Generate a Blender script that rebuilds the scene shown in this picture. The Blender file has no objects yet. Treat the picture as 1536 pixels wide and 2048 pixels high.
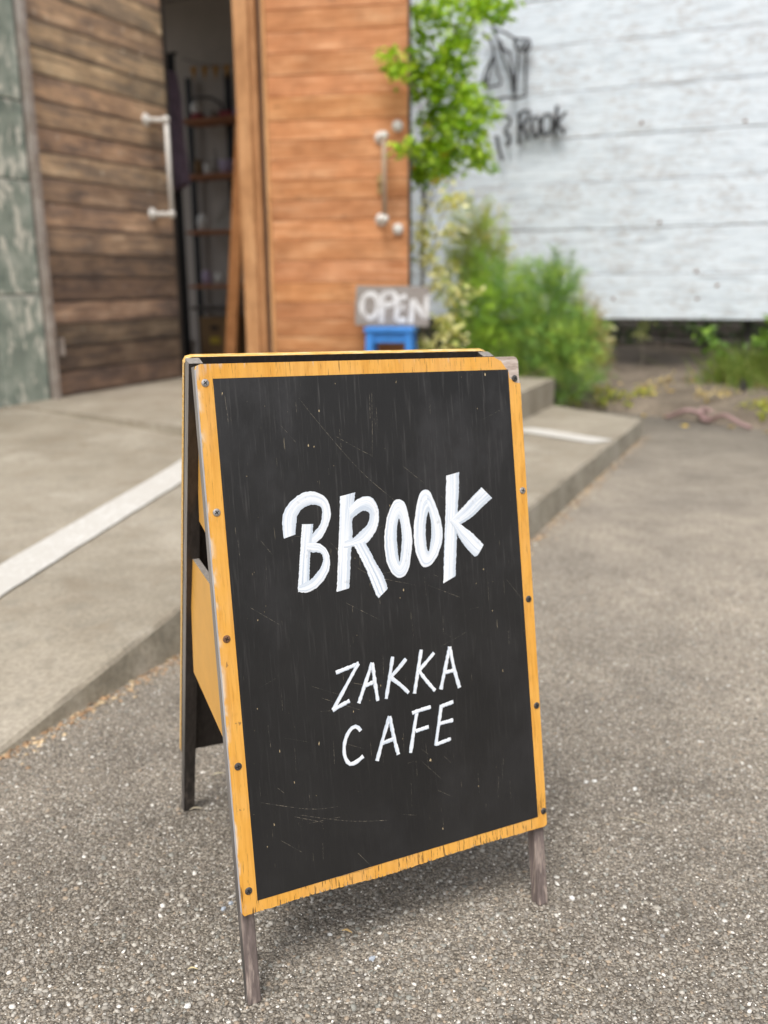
import bpy, bmesh, math, random
import numpy as np
from mathutils import Matrix, Vector
S = bpy.context.scene
COL = S.collection
rad = math.radians

# ------------------------------------------------------------------ camera
F_PX, PITCH, ROLL, CAM_H = 1850.0, 0.2443, -0.0087, 0.8514
cam_d = bpy.data.cameras.new('camera'); cam = bpy.data.objects.new('camera', cam_d); COL.objects.link(cam)
cam_d.sensor_fit = 'VERTICAL'; cam_d.sensor_height = 36.0; cam_d.lens = F_PX / 2048 * 36
cam_d.clip_start = 0.05; cam_d.clip_end = 600
_F = Vector((0, math.cos(PITCH), -math.sin(PITCH))); _U = Vector((0, math.sin(PITCH), math.cos(PITCH))); _R = Vector((1, 0, 0))
_R2 = _R * math.cos(ROLL) + _U * math.sin(ROLL); _U2 = _U * math.cos(ROLL) - _R * math.sin(ROLL)
cam.matrix_world = Matrix((( _R2.x, _U2.x, -_F.x, 0), (_R2.y, _U2.y, -_F.y, 0), (_R2.z, _U2.z, -_F.z, CAM_H), (0, 0, 0, 1)))
cam_d.dof.use_dof = True; cam_d.dof.focus_distance = 1.12; cam_d.dof.aperture_fstop = 3.3
S.camera = cam

# ------------------------------------------------------------------ daylight (bright overcast)
SUN_EL, SUN_AZ = rad(61), rad(196)          # azimuth measured clockwise from +Y
world = bpy.data.worlds.new('World'); S.world = world; world.use_nodes = True
wn = world.node_tree; wn.nodes.clear()
sky = wn.nodes.new('ShaderNodeTexSky'); sky.sky_type = 'NISHITA'; sky.sun_disc = False
sky.sun_elevation = SUN_EL; sky.sun_rotation = SUN_AZ; sky.dust_density = 4.0; sky.air_density = 1.0; sky.ozone_density = 1.0
hsv = wn.nodes.new('ShaderNodeHueSaturation'); hsv.inputs['Saturation'].default_value = 0.28
bg = wn.nodes.new('ShaderNodeBackground'); bg.inputs['Strength'].default_value = 0.12
wo = wn.nodes.new('ShaderNodeOutputWorld')
wn.links.new(sky.outputs[0], hsv.inputs['Color']); wn.links.new(hsv.outputs[0], bg.inputs[0]); wn.links.new(bg.outputs[0], wo.inputs[0])
sun_d = bpy.data.lights.new('sun', 'SUN'); sun = bpy.data.objects.new('sun', sun_d); COL.objects.link(sun)
sun_d.energy = 1.4; sun_d.angle = rad(22); sun_d.color = (1.0, 0.96, 0.90)
_sd = Vector((math.sin(SUN_AZ) * math.cos(SUN_EL), math.cos(SUN_AZ) * math.cos(SUN_EL), math.sin(SUN_EL)))
sun.rotation_euler = _sd.to_track_quat('Z', 'Y').to_euler(); sun.location = _sd * 30
S.view_settings.view_transform = 'Standard'; S.view_settings.look = 'None'; S.view_settings.gamma = 1.0
S.view_settings.use_curve_mapping = False; S.view_settings.exposure = 0.55
S.cycles.max_bounces = 8; S.cycles.diffuse_bounces = 5; S.cycles.use_denoising = True

# ------------------------------------------------------------------ helpers
TH = rad(23.5)
WV = Vector((math.cos(TH), -math.sin(TH), 0)); EV = Vector((math.sin(TH), math.cos(TH), 0))
def AB(a, b, z): return WV * a + EV * b + Vector((0, 0, z))
def frame(P, xdir):
    X = Vector(xdir).normalized(); Z = Vector((0, 0, 1)); Y = Z.cross(X)
    return Matrix(((X.x, Y.x, 0, P.x), (X.y, Y.y, 0, P.y), (X.z, Y.z, 1, P.z), (0, 0, 0, 1)))
def tag(o, label=None, cat=None, group=None, kind=None):
    if label: o['label'] = label
    if cat: o['category'] = cat
    if group: o['group'] = group
    if kind: o['kind'] = kind
    return o
def thing(name, M, label, cat, group=None):
    o = bpy.data.objects.new(name, None); COL.objects.link(o); o.matrix_world = M; o.empty_display_size = 0.1
    return tag(o, label, cat, group)
def link(name, me, parent=None, M=None):
    o = bpy.data.objects.new(name, me); COL.objects.link(o)
    if parent is not None: o.parent = parent
    if M is not None: o.matrix_local = M
    return o
def mesh(name, V, F, mats, smooth=False, cols=None, uvs=None, midx=None):
    me = bpy.data.meshes.new(name); me.from_pydata([tuple(v) for v in V], [], [tuple(f) for f in F])
    for m in (mats if isinstance(mats, (list, tuple)) else [mats]): me.materials.append(m)
    if smooth: me.polygons.foreach_set('use_smooth', [True] * len(me.polygons))
    if midx is not None: me.polygons.foreach_set('material_index', midx)
    if cols is not None:
        at = me.color_attributes.new('Col', 'FLOAT_COLOR', 'POINT')
        at.data.foreach_set('color', np.asarray(cols, np.float32).ravel())
    if uvs is not None:
        l = me.uv_layers.new(name='UVMap'); idx = np.empty(len(me.loops), np.int32); me.loops.foreach_get('vertex_index', idx)
        l.data.foreach_set('uv', np.asarray(uvs, np.float32)[idx].ravel())
    me.update(); return me
def npmesh(name, V, tri, mat, cols=None, smooth=False):
    """big triangle mesh from numpy arrays"""
    me = bpy.data.meshes.new(name); n = len(tri)
    me.vertices.add(len(V)); me.vertices.foreach_set('co', np.asarray(V, np.float32).ravel())
    me.loops.add(n * 3); me.loops.foreach_set('vertex_index', np.asarray(tri, np.int32).ravel())
    me.polygons.add(n); me.polygons.foreach_set('loop_start', np.arange(0, 3 * n, 3, dtype=np.int32))
    me.polygons.foreach_set('loop_total', np.full(n, 3, np.int32))
    if smooth: me.polygons.foreach_set('use_smooth', np.ones(n, bool))
    me.materials.append(mat)
    if cols is not None:
        at = me.color_attributes.new('Col', 'FLOAT_COLOR', 'POINT'); at.data.foreach_set('color', np.asarray(cols, np.float32).ravel())
    me.update(calc_edges=True); return me
class MB:
    """collects simple solids into one mesh"""
    def __init__(s): s.V = []; s.F = []; s.I = []
    def add(s, V, F, mi=0):
        k = len(s.V); s.V += [tuple(v) for v in V]; s.F += [tuple(i + k for i in f) for f in F]; s.I += [mi] * len(F); return s
    def box(s, x0, x1, y0, y1, z0, z1, c=0.0, mi=0):
        if c <= 0:
            V = [(x, y, z) for z in (z0, z1) for y in (y0, y1) for x in (x0, x1)]
            return s.add(V, [(0, 2, 3, 1), (4, 5, 7, 6), (0, 1, 5, 4), (2, 6, 7, 3), (0, 4, 6, 2), (1, 3, 7, 5)], mi)
        pr = [(y0 + c, z0), (y1 - c, z0), (y1, z0 + c), (y1, z1 - c), (y1 - c, z1), (y0 + c, z1), (y0, z1 - c), (y0, z0 + c)]
        V = [(x0, y, z) for y, z in pr] + [(x1, y, z) for y, z in pr]
        F = [(i, (i + 1) % 8, (i + 1) % 8 + 8, i + 8) for i in range(8)] + [tuple(range(7, -1, -1)), tuple(range(8, 16))]
        return s.add(V, F, mi)
    def hexa(s, P, mi=0):   # 8 corner points ordered as box
        return s.add(P, [(0, 2, 3, 1), (4, 5, 7, 6), (0, 1, 5, 4), (2, 6, 7, 3), (0, 4, 6, 2), (1, 3, 7, 5)], mi)
    def prism(s, pts, d0, d1, fn, mi=0):     # outline pts (u,v) counter-clockwise, fn(u,v,d)->xyz
        n = len(pts); V = [fn(u, v, d0) for u, v in pts] + [fn(u, v, d1) for u, v in pts]
        F = [tuple(range(n)), tuple(range(2 * n - 1, n - 1, -1))] + [(i, i + n, (i + 1) % n + n, (i + 1) % n) for i in range(n)]
        return s.add(V, F, mi)
    def tube(s, pts, r, n=8, mi=0, cap=True, closed=False):
        P = [Vector(p) for p in pts]; R = r if isinstance(r, (list, tuple)) else [r] * len(P); k = len(s.V); m = len(P)
        up0 = None
        for i, p in enumerate(P):
            t = (P[min(i + 1, m - 1)] - P[max(i - 1, 0)]).normalized()
            if up0 is None:
                up0 = Vector((0, 0, 1)) if abs(t.z) < 0.9 else Vector((1, 0, 0))
            a = (up0 - t * up0.dot(t)).normalized(); up0 = a; b = t.cross(a)
            for j in range(n):
                q = 2 * math.pi * j / n; s.V.append(tuple(p + (a * math.cos(q) + b * math.sin(q)) * R[i]))
        for i in range(m - 1):
            for j in range(n):
                s.F.append((k + i * n + j, k + i * n + (j + 1) % n, k + (i + 1) * n + (j + 1) % n, k + (i + 1) * n + j)); s.I.append(mi)
        if cap:
            s.F.append(tuple(k + j for j in range(n - 1, -1, -1))); s.F.append(tuple(k + (m - 1) * n + j for j in range(n))); s.I += [mi, mi]
        return s
    def lathe(s, prof, n=20, mi=0, M=Matrix()):   # profile (r,z) about local z
        k = len(s.V)
        for rr, z in prof:
            for j in range(n):
                q = 2 * math.pi * j / n; s.V.append(tuple(M @ Vector((rr * math.cos(q), rr * math.sin(q), z))))
        for i in range(len(prof) - 1):
            for j in range(n):
                s.F.append((k + i * n + j, k + i * n + (j + 1) % n, k + (i + 1) * n + (j + 1) % n, k + (i + 1) * n + j)); s.I.append(mi)
        s.F.append(tuple(k + j for j in range(n - 1, -1, -1))); s.F.append(tuple(k + (len(prof) - 1) * n + j for j in range(n))); s.I += [mi, mi]
        return s
    def build(s, name, mats, parent=None, M=None, smooth=False):
        return link(name, mesh(name, s.V, s.F, mats, smooth=smooth, midx=s.I), parent, M)
def spline(P, n, closed=False):
    P = [np.array(p, float) for p in P]; m = len(P)
    if m == 2: return [P[0] + (P[1] - P[0]) * t for t in np.linspace(0, 1, n)]
    g = lambda i: P[i % m] if closed else P[max(0, min(m - 1, i))]
    # arc-length resample of a Catmull-Rom curve
    out = []
    for i in range(m if closed else m - 1):
        p0, p1, p2, p3 = g(i - 1), g(i), g(i + 1), g(i + 2)
        for t in np.linspace(0, 1, 12, endpoint=False):
            out.append(0.5 * ((2 * p1) + (p2 - p0) * t + (2 * p0 - 5 * p1 + 4 * p2 - p3) * t * t + (3 * p1 - p0 - 3 * p2 + p3) * t ** 3))
    out.append(g(0) if closed else P[-1]); out = np.array(out)
    s = np.r_[0, np.cumsum(np.linalg.norm(np.diff(out, axis=0), axis=1))]
    q = np.linspace(0, s[-1], n); return [np.array([np.interp(x, s, out[:, k]) for k in range(out.shape[1])]) for x in q]

# ------------------------------------------------------------------ materials
class NT:
    def __init__(s, name):
        s.m = bpy.data.materials.new(name); s.m.use_nodes = True; s.t = s.m.node_tree; s.t.nodes.clear()
        s.out = s.t.nodes.new('ShaderNodeOutputMaterial'); s._tc = None; s._oi = None
    def n(s, typ, **kw):
        x = s.t.nodes.new('ShaderNode' + typ)
        for k, v in kw.items(): setattr(x, k, v)
        return x
    def put(s, sock, v):
        if isinstance(v, bpy.types.NodeSocket): s.t.links.new(v, sock)
        elif v is not None:
            if sock.type == 'RGBA' and len(v) == 3: v = (*v, 1)
            sock.default_value = v
    def co(s, kind='Object', scale=None, rnd=False, loc=None):
        if s._tc is None: s._tc = s.n('TexCoord')
        v = s._tc.outputs[kind]
        if rnd:
            a = s.n('VectorMath', operation='ADD'); s.put(a.inputs[0], v)
            k = s.n('VectorMath', operation='SCALE'); k.inputs[0].default_value = (37.0, 23.0, 51.0); s.put(k.inputs['Scale'], s.rand()); s.put(a.inputs[1], k.outputs[0]); v = a.outputs[0]
        if scale is not None or loc is not None:
            mp = s.n('Mapping'); s.put(mp.inputs['Vector'], v); mp.inputs['Scale'].default_value = scale or (1, 1, 1); mp.inputs['Location'].default_value = loc or (0, 0, 0); v = mp.outputs[0]
        return v
    def oi(s):
        if s._oi is None: s._oi = s.n('ObjectInfo')
        return s._oi
    def rand(s): return s.oi().outputs['Random']
    def ocol(s): return s.oi().outputs['Color']
    def vcol(s):
        x = s.n('VertexColor'); x.layer_name = 'Col'; return x.outputs['Color']
    def noise(s, v, scale, detail=4, rough=0.55, dist=0.0, out='Fac'):
        x = s.n('TexNoise'); s.put(x.inputs['Vector'], v); x.inputs['Scale'].default_value = scale; x.inputs['Detail'].default_value = detail
        x.inputs['Roughness'].default_value = rough; x.inputs['Distortion'].default_value = dist; return x.outputs[out]
    def voro(s, v, scale, feat='F1', out='Distance', rnd=1.0):
        x = s.n('TexVoronoi', feature=feat); s.put(x.inputs['Vector'], v); x.inputs['Scale'].default_value = scale
        x.inputs['Randomness'].default_value = rnd; return x.outputs[out]
    def ramp(s, f, stops, interp='LINEAR'):
        x = s.n('ValToRGB'); s.put(x.inputs[0], f); e = x.color_ramp.elements; x.color_ramp.interpolation = interp
        while len(e) < len(stops): e.new(0.5)
        for el, (p, c) in zip(e, stops):
            el.position = p; el.color = (c, c, c, 1) if isinstance(c, (int, float)) else (*c, 1)
        return x.outputs[0]
    def math(s, op, a, b=0.0, clamp=False):
        x = s.n('Math', operation=op); x.use_clamp = clamp; s.put(x.inputs[0], a); s.put(x.inputs[1], b); return x.outputs[0]
    def mix(s, f, a, b, mode='MIX'):
        x = s.n('Mix', data_type='RGBA', blend_type=mode); s.put(x.inputs[0], f); s.put(x.inputs[6], a); s.put(x.inputs[7], b); return x.outputs[2]
    def sep(s, v):
        x = s.n('SeparateXYZ'); s.put(x.inputs[0], v); return x.outputs
    def bump(s, h, strength=0.5, dist=0.002, nrm=None):
        x = s.n('Bump'); s.put(x.inputs['Height'], h); x.inputs['Strength'].default_value = strength; x.inputs['Distance'].default_value = dist
        if nrm is not None: s.put(x.inputs['Normal'], nrm)
        return x.outputs[0]
    def pbr(s, col, rough=0.6, normal=None, metal=0.0, spec=0.4, sub=None):
        x = s.n('BsdfPrincipled'); s.put(x.inputs['Base Color'], col); s.put(x.inputs['Roughness'], rough); x.inputs['Metallic'].default_value = metal
        x.inputs['Specular IOR Level'].default_value = spec
        if normal is not None: s.put(x.inputs['Normal'], normal)
        s.t.links.new(x.outputs[0], s.out.inputs[0]); return s.m
def simple(name, col, rough=0.6, var=0.15, scale=40, bump=0.15, metal=0.0, spec=0.4):
    t = NT(name); v = t.co('Object', rnd=True); f = t.noise(v, scale, 5)
    c = t.mix(t.ramp(f, [(0.3, 0.0), (0.7, 1.0)]), tuple(x * (1 - var) for x in col), tuple(min(1, x * (1 + var)) for x in col))
    return t.pbr(c, rough, t.bump(f, bump, 0.002), metal, spec)
def leafmat(name, tr=0.35):
    t = NT(name); c = t.vcol(); f = t.noise(t.co('Object'), 60, 2)
    c2 = t.mix(t.ramp(f, [(0.3, 0.0), (0.7, 1.0)]), c, t.mix(1.0, c, (1.25, 1.2, 1.0, 1), 'MULTIPLY'))
    p = t.n('BsdfPrincipled'); t.put(p.inputs['Base Color'], c2); p.inputs['Roughness'].default_value = 0.55; p.inputs['Specular IOR Level'].default_value = 0.3
    q = t.n('BsdfTranslucent'); t.put(q.inputs['Color'], t.mix(1.0, c2, (1.3, 1.25, 0.5, 1), 'MULTIPLY'))
    m = t.n('MixShader'); m.inputs[0].default_value = tr; t.t.links.new(p.outputs[0], m.inputs[1]); t.t.links.new(q.outputs[0], m.inputs[2])
    t.t.links.new(m.outputs[0], t.out.inputs[0]); return t.m

def wood(name, cols, lw=(1.2, 22, 22), rough=0.65, bump=0.4, use_ocol=False, knots=True):
    """grain runs along local X; three tones dark, mid, light"""
    t = NT(name); v = t.co('Object', scale=lw, rnd=True)
    f1 = t.noise(v, 3.0, 6, 0.6, 0.6); f2 = t.noise(v, 14.0, 4, 0.6); f3 = t.noise(t.co('Object', scale=(1.5, 5, 5), rnd=True), 2.2, 3)
    s = t.math('ADD', t.math('MULTIPLY', f1, 0.5), t.math('ADD', t.math('MULTIPLY', f2, 0.2), t.math('MULTIPLY', f3, 0.3)))
    c = t.ramp(s, [(0.36, cols[0]), (0.5, cols[1]), (0.63, cols[2])])
    if knots:
        k = t.voro(t.co('Object', scale=(1.6, 7, 7), rnd=True), 1.5); c = t.mix(t.ramp(k, [(0.02, 0.75), (0.10, 0.0)]), c, tuple(x * 0.45 for x in cols[0]))
    r = t.ramp(t.rand(), [(0.0, 0.9), (1.0, 1.1)]); c = t.mix(1.0, c, r, 'MULTIPLY'); bl = t.noise(t.co('Object', scale=(1, 1, 1.4), rnd=True), 6.0, 6, 0.68); c = t.mix(1.0, c, t.ramp(bl, [(0.32, (0.80, 0.77, 0.74)), (0.5, 1.0), (0.70, (1.18, 1.22, 1.28))]), 'MULTIPLY')
    if use_ocol: c = t.mix(1.0, c, t.ocol(), 'MULTIPLY')
    return t.pbr(c, rough, t.bump(s, bump, 0.004))
M = {}
# asphalt: bound aggregate with pale chips, patchy tone
t = NT('asphalt'); v = t.co('Object')
cA = t.voro(v, 150, out='Color'); dA = t.voro(v, 150); dB = t.voro(v, 330); cB = t.voro(v, 330, out='Color'); big = t.noise(v, 1.3, 5, 0.6); mid = t.noise(v, 9, 4)
gA = t.ramp(t.sep(cA)[0], [(0.0, (0.26, 0.23, 0.192)), (0.45, (0.41, 0.366, 0.31)), (0.75, (0.53, 0.48, 0.405)), (0.95, (0.66, 0.61, 0.53))])
gB = t.ramp(t.sep(cB)[1], [(0.0, (0.29, 0.258, 0.217)), (0.7, (0.45, 0.405, 0.345)), (0.94, (0.60, 0.55, 0.475)), (0.98, (0.85, 0.81, 0.74))], 'CONSTANT')
c = t.mix(t.ramp(dA, [(0.25, 0.0), (0.6, 1.0)]), gA, gB)
c = t.mix(t.ramp(dB, [(0.38, 0.0), (0.7, 0.75)]), c, (0.08, 0.07, 0.057))
c = t.mix(1.0, c, t.ramp(big, [(0.3, (1.0, 0.98, 0.96)), (0.7, (1.60, 1.55, 1.47))]), 'MULTIPLY')
c = t.mix(1.0, c, t.ramp(mid, [(0.3, 0.88), (0.7, 1.12)]), 'MULTIPLY')
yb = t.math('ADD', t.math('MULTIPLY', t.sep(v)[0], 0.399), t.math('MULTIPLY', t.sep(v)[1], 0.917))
shade_dirt = t.math('ADD', t.math('MULTIPLY', yb, 0.1), t.math('MULTIPLY', t.math('SUBTRACT', t.noise(v, 1.7, 5), 0.5), 0.35))
c = t.mix(1.0, c, t.ramp(shade_dirt, [(0.08, 0.66), (0.24, 1.0), (0.40, 1.0), (0.66, 0.50)]), 'MULTIPLY')  # foreground shade painted in near the camera, dirt gathered toward the bed
hgt = t.math('ADD', t.math('MULTIPLY', dA, -1.0), t.math('MULTIPLY', dB, -0.7))
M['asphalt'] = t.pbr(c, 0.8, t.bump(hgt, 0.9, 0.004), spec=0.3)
t = NT('asphalt_stone'); c = t.vcol(); M['stone'] = t.pbr(t.mix(1.0, c, t.ramp(t.noise(t.co('Object'), 900, 3), [(0.3, 0.8), (0.7, 1.2)]), 'MULTIPLY'), 0.6, spec=0.45)
# concrete
t = NT('concrete'); v = t.co('Object'); f = t.noise(v, 2.2, 6, 0.6); g = t.noise(v, 90, 4, 0.7); h = t.noise(t.co('Object', scale=(1, 1, 3)), 12, 4)
c = t.ramp(f, [(0.28, (0.27, 0.235, 0.18)), (0.5, (0.345, 0.302, 0.235)), (0.72, (0.42, 0.372, 0.30))])
c = t.mix(1.0, c, t.ramp(g, [(0.3, 0.74), (0.7, 1.2)]), 'MULTIPLY'); c = t.mix(t.ramp(h, [(0.55, 0.0), (0.75, 0.45)]), c, (0.20, 0.185, 0.15))
st_ = t.noise(v, 5.5, 6, 0.7, 0.6); c = t.mix(t.ramp(st_, [(0.50, 0.0), (0.70, 0.65)]), c, (0.235, 0.19, 0.135)); c = t.mix(t.ramp(t.noise(t.co('Object', loc=(5, 3, 0)), 3.6, 6, 0.7), [(0.54, 0.0), (0.74, 0.55)]), c, (0.53, 0.485, 0.41))
M['concrete'] = t.pbr(c, 0.85, t.bump(g, 0.5, 0.002))
t = NT('kerb_concrete'); v = t.co('Object'); f = t.noise(v, 7, 6, 0.65); g = t.noise(v, 70, 4, 0.7)
c = t.ramp(f, [(0.3, (0.23, 0.205, 0.155)), (0.5, (0.36, 0.325, 0.255)), (0.72, (0.48, 0.435, 0.36))]); c = t.mix(1.0, c, t.ramp(g, [(0.3, 0.75), (0.7, 1.2)]), 'MULTIPLY')
M['kerb'] = t.pbr(c, 0.9, t.bump(g, 0.6, 0.003))
t = NT('road_paint'); v = t.co('Object'); f = t.noise(v, 60, 5, 0.7); g = t.noise(v, 6, 4)
c = t.mix(t.ramp(t.math('ADD', f, t.math('MULTIPLY', g, 0.35)), [(0.46, 0.0), (0.66, 0.85)]), (0.80, 0.795, 0.77), (0.55, 0.52, 0.47)); M['line'] = t.pbr(c, 0.7, t.bump(f, 0.4, 0.001))
# whitewashed planks
t = NT('white_painted_planks'); v = t.co('Object', scale=(1.2, 14, 14), rnd=True); f = t.noise(v, 3.5, 7, 0.65, 0.5); g = t.noise(t.co('Object', scale=(5, 26, 26), rnd=True), 3.0, 5, 0.65); h = t.noise(t.co('Object', rnd=True), 3.0, 4)
pa = t.ramp(f, [(0.32, (0.50, 0.55, 0.60)), (0.45, (0.68, 0.75, 0.81)), (0.58, (0.80, 0.865, 0.925))])
w1 = t.ramp(t.math('ADD', g, t.math('MULTIPLY', t.math('SUBTRACT', h, 0.5), 0.5)), [(0.51, 0.0), (0.66, 0.7)])
c = t.mix(w1, pa, t.mix(h, (0.36, 0.32, 0.29), (0.50, 0.48, 0.47)))
edge = t.sep(t.co('Generated'))[2]
ew = t.math('MULTIPLY', t.ramp(edge, [(0.0, 0.9), (0.035, 0.0), (0.95, 0.0), (1.0, 0.7)]), t.ramp(t.noise(t.co('Object', scale=(2.2, 1, 1), rnd=True), 2, 4), [(0.46, 0.0), (0.66, 0.8)]))
c = t.mix(ew, c, (0.30, 0.25, 0.21)); M['white_wood'] = t.pbr(c, 0.7, t.bump(t.math('ADD', f, g), 0.4, 0.004))
# weathered dark door planks, worn pale along their raised grain
t = NT('weathered_brown_planks'); v = t.co('Object', scale=(1.0, 10, 10), rnd=True); f = t.noise(v, 2.6, 7, 0.6, 0.8); g = t.noise(t.co('Object', scale=(1.4, 40, 40), rnd=True), 3.5, 5, 0.6); h = t.noise(t.co('Object', scale=(2, 5, 5), rnd=True), 1.6, 3)
s = t.math('ADD', t.math('MULTIPLY', f, 0.45), t.math('ADD', t.math('MULTIPLY', g, 0.2), t.math('MULTIPLY', h, 0.35)))
c = t.ramp(s, [(0.36, (0.17, 0.135, 0.105)), (0.45, (0.31, 0.23, 0.17)), (0.53, (0.48, 0.33, 0.21)), (0.64, (0.74, 0.56, 0.38))])
ed = t.sep(t.co('Generated'))[2]; c = t.mix(t.ramp(ed, [(0.0, 0.7), (0.22, 0.0), (0.9, 0.0), (1.0, 0.4)]), c, (0.13, 0.10, 0.08))
sp = t.voro(t.co('Object', rnd=True), 7); c = t.mix(t.ramp(sp, [(0.07, 0.7), (0.13, 0.0)]), c, (0.55, 0.46, 0.36))
c = t.mix(1.0, c, t.ocol(), 'MULTIPLY'); bl = t.noise(t.co('Object', scale=(1, 1, 1.3), rnd=True), 5.0, 6, 0.7); c = t.mix(1.0, c, t.ramp(bl, [(0.32, (0.70, 0.69, 0.69)), (0.5, 1.0), (0.68, (1.22, 1.20, 1.17))]), 'MULTIPLY')
M['dark_wood'] = t.pbr(c, 0.75, t.bump(s, 0.6, 0.005))
M['orange_wood'] = wood('orange_stained_planks', [(0.45, 0.175, 0.062), (0.575, 0.25, 0.10), (0.71, 0.38, 0.19)], use_ocol=True, bump=0.25)
M['jamb_wood'] = wood('jamb_timber', [(0.45, 0.22, 0.09), (0.58, 0.30, 0.135), (0.66, 0.37, 0.18)], lw=(0.8, 26, 26), bump=0.2, use_ocol=True)
M['shelf_wood'] = wood('shelf_timber', [(0.25, 0.10, 0.045), (0.36, 0.15, 0.07), (0.42, 0.19, 0.09)])
M['trim_wood'] = wood('grey_trim_timber', [(0.26, 0.22, 0.19), (0.38, 0.33, 0.29), (0.50, 0.44, 0.39)], lw=(2, 30, 30))
# sage green panels with flaking pale patches
t = NT('flaking_green_paint'); v = t.co('Object', rnd=True); f = t.noise(v, 7, 6, 0.6); g = t.noise(t.co('Object', scale=(1.4, 1, 0.6), rnd=True), 13, 5, 0.6, 0.4); h = t.noise(v, 2.0, 3)
c = t.ramp(f, [(0.3, (0.19, 0.235, 0.20)), (0.5, (0.31, 0.36, 0.305)), (0.7, (0.50, 0.54, 0.47))])
zz = t.sep(t.co('Generated'))[2]
c = t.mix(t.ramp(t.math('ADD', g, t.math('MULTIPLY', t.math('SUBTRACT', h, 0.5), 0.4)), [(0.53, 0.0), (0.63, 0.9)]), c, (0.78, 0.77, 0.67))
c = t.mix(t.math('MULTIPLY', t.ramp(zz, [(0.92, 0.0), (1.0, 1.0)]), t.ramp(g, [(0.4, 0.0), (0.55, 0.8)])), c, (0.62, 0.62, 0.55)); M['green'] = t.pbr(c, 0.8, t.bump(g, 0.4, 0.004))
M['pipe'] = simple('white_painted_pipe', (0.72, 0.69, 0.64), 0.45, 0.12, 30)
M['pipe_worn'] = simple('worn_grey_pipe', (0.42, 0.30, 0.21), 0.5, 0.2, 30)
M['brass'] = simple('dull_brass', (0.42, 0.30, 0.13), 0.45, 0.2, 60, metal=0.6)
# yellow painted plywood, split along the vertical grain (local x across, z up)
def yellow(name, vaxis_scale):
    t = NT(name); v = t.co('Object', scale=vaxis_scale); f = t.noise(v, 2.0, 5, 0.55, 0.25); g = t.noise(v, 5.5, 5, 0.6, 0.3); h = t.noise(t.co('Object'), 14, 4); x, y, z = t.sep(t.co('Object'))[:3]
    c = t.ramp(h, [(0.3, (0.80, 0.39, 0.062)), (0.7, (0.86, 0.455, 0.10))])
    c = t.mix(t.ramp(f, [(0.47, 0.0), (0.66, 0.6)]), c, (0.66, 0.29, 0.04))
    fd = t.noise(t.co('Object', scale=(1, 1, 0.35)), 22, 6, 0.65); c = t.mix(t.ramp(fd, [(0.46, 0.0), (0.72, 0.55)]), c, (0.80, 0.45, 0.16)); c = t.mix(t.ramp(t.noise(t.co('Object', scale=(1, 1, 0.5), loc=(4, 2, 1)), 38, 6, 0.7), [(0.56, 0.0), (0.75, 0.45)]), c, (0.50, 0.23, 0.05))
    endz = t.math('MAXIMUM', t.ramp(z, [(0.135, 1.0), (0.20, 0.25)]), t.ramp(z, [(0.66, 0.25), (0.75, 0.7)]))
    crack = t.math('MULTIPLY', t.ramp(t.math('ADD', g, t.ramp(z, [(0.125, 0.025), (0.15, 0.0)])), [(0.60, 0.0), (0.66, 1.0)]), endz)
    c = t.mix(crack, c, (0.13, 0.07, 0.025))
    chip = t.ramp(t.noise(t.co('Object', scale=(1, 1, 0.7)), 55, 4, 0.6), [(0.69, 0.0), (0.72, 0.8)]); c = t.mix(chip, c, (0.28, 0.15, 0.06))
    wl = t.math('MULTIPLY', t.ramp(x, [(0.0018, 1.0), (0.0045, 0.0)]), t.ramp(t.noise(t.co('Object', scale=(1, 1, 0.35)), 90, 4), [(0.50, 0.0), (0.62, 1.0)])); c = t.mix(wl, c, (0.78, 0.66, 0.52))
    tl = t.math('MULTIPLY', t.ramp(t.math('ADD', t.math('MULTIPLY', x, 1.0), t.math('MULTIPLY', t.math('SUBTRACT', 0.765, z), 1.6)), [(0.012, 1.0), (0.040, 0.0)]), t.ramp(t.noise(v, 3, 4), [(0.40, 0.0), (0.52, 1.0)])); c = t.mix(tl, c, (0.55, 0.47, 0.42))
    tw = t.math('MULTIPLY', t.ramp(z, [(0.7555, 0.0), (0.7605, 1.0)]), t.ramp(t.noise(v, 1.2, 3), [(0.60, 0.0), (0.66, 0.8)])); c = t.mix(tw, c, (0.60, 0.50, 0.42))
    return t.pbr(c, 0.45, t.bump(t.math('SUBTRACT', f, t.math('MULTIPLY', crack, 0.8)), 0.35, 0.0012), spec=0.35)
M['yellow'] = yellow('yellow_painted_plywood', (95, 30, 3.2))
M['yellow_plain'] = simple('yellow_paint', (0.80, 0.42, 0.085), 0.45, 0.06, 25, 0.1)
t = NT('plywood_edge'); z = t.co('Object'); f = t.noise(t.co('Object', scale=(1, 1, 0.15)), 160, 4, 0.6); c = t.ramp(f, [(0.3, (0.42, 0.41, 0.42)), (0.7, (0.62, 0.61, 0.62))]); M['ply_edge'] = t.pbr(c, 0.75, t.bump(f, 0.4, 0.001))
t = NT('pale_ply_edge'); f = t.noise(t.co('Object', scale=(0.15, 1, 1)), 300, 4, 0.6); c = t.ramp(f, [(0.32, (0.55, 0.27, 0.05)), (0.5, (0.80, 0.48, 0.13)), (0.68, (0.85, 0.66, 0.40))]); M['ply_top'] = t.pbr(c, 0.7, t.bump(f, 0.4, 0.001))
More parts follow.
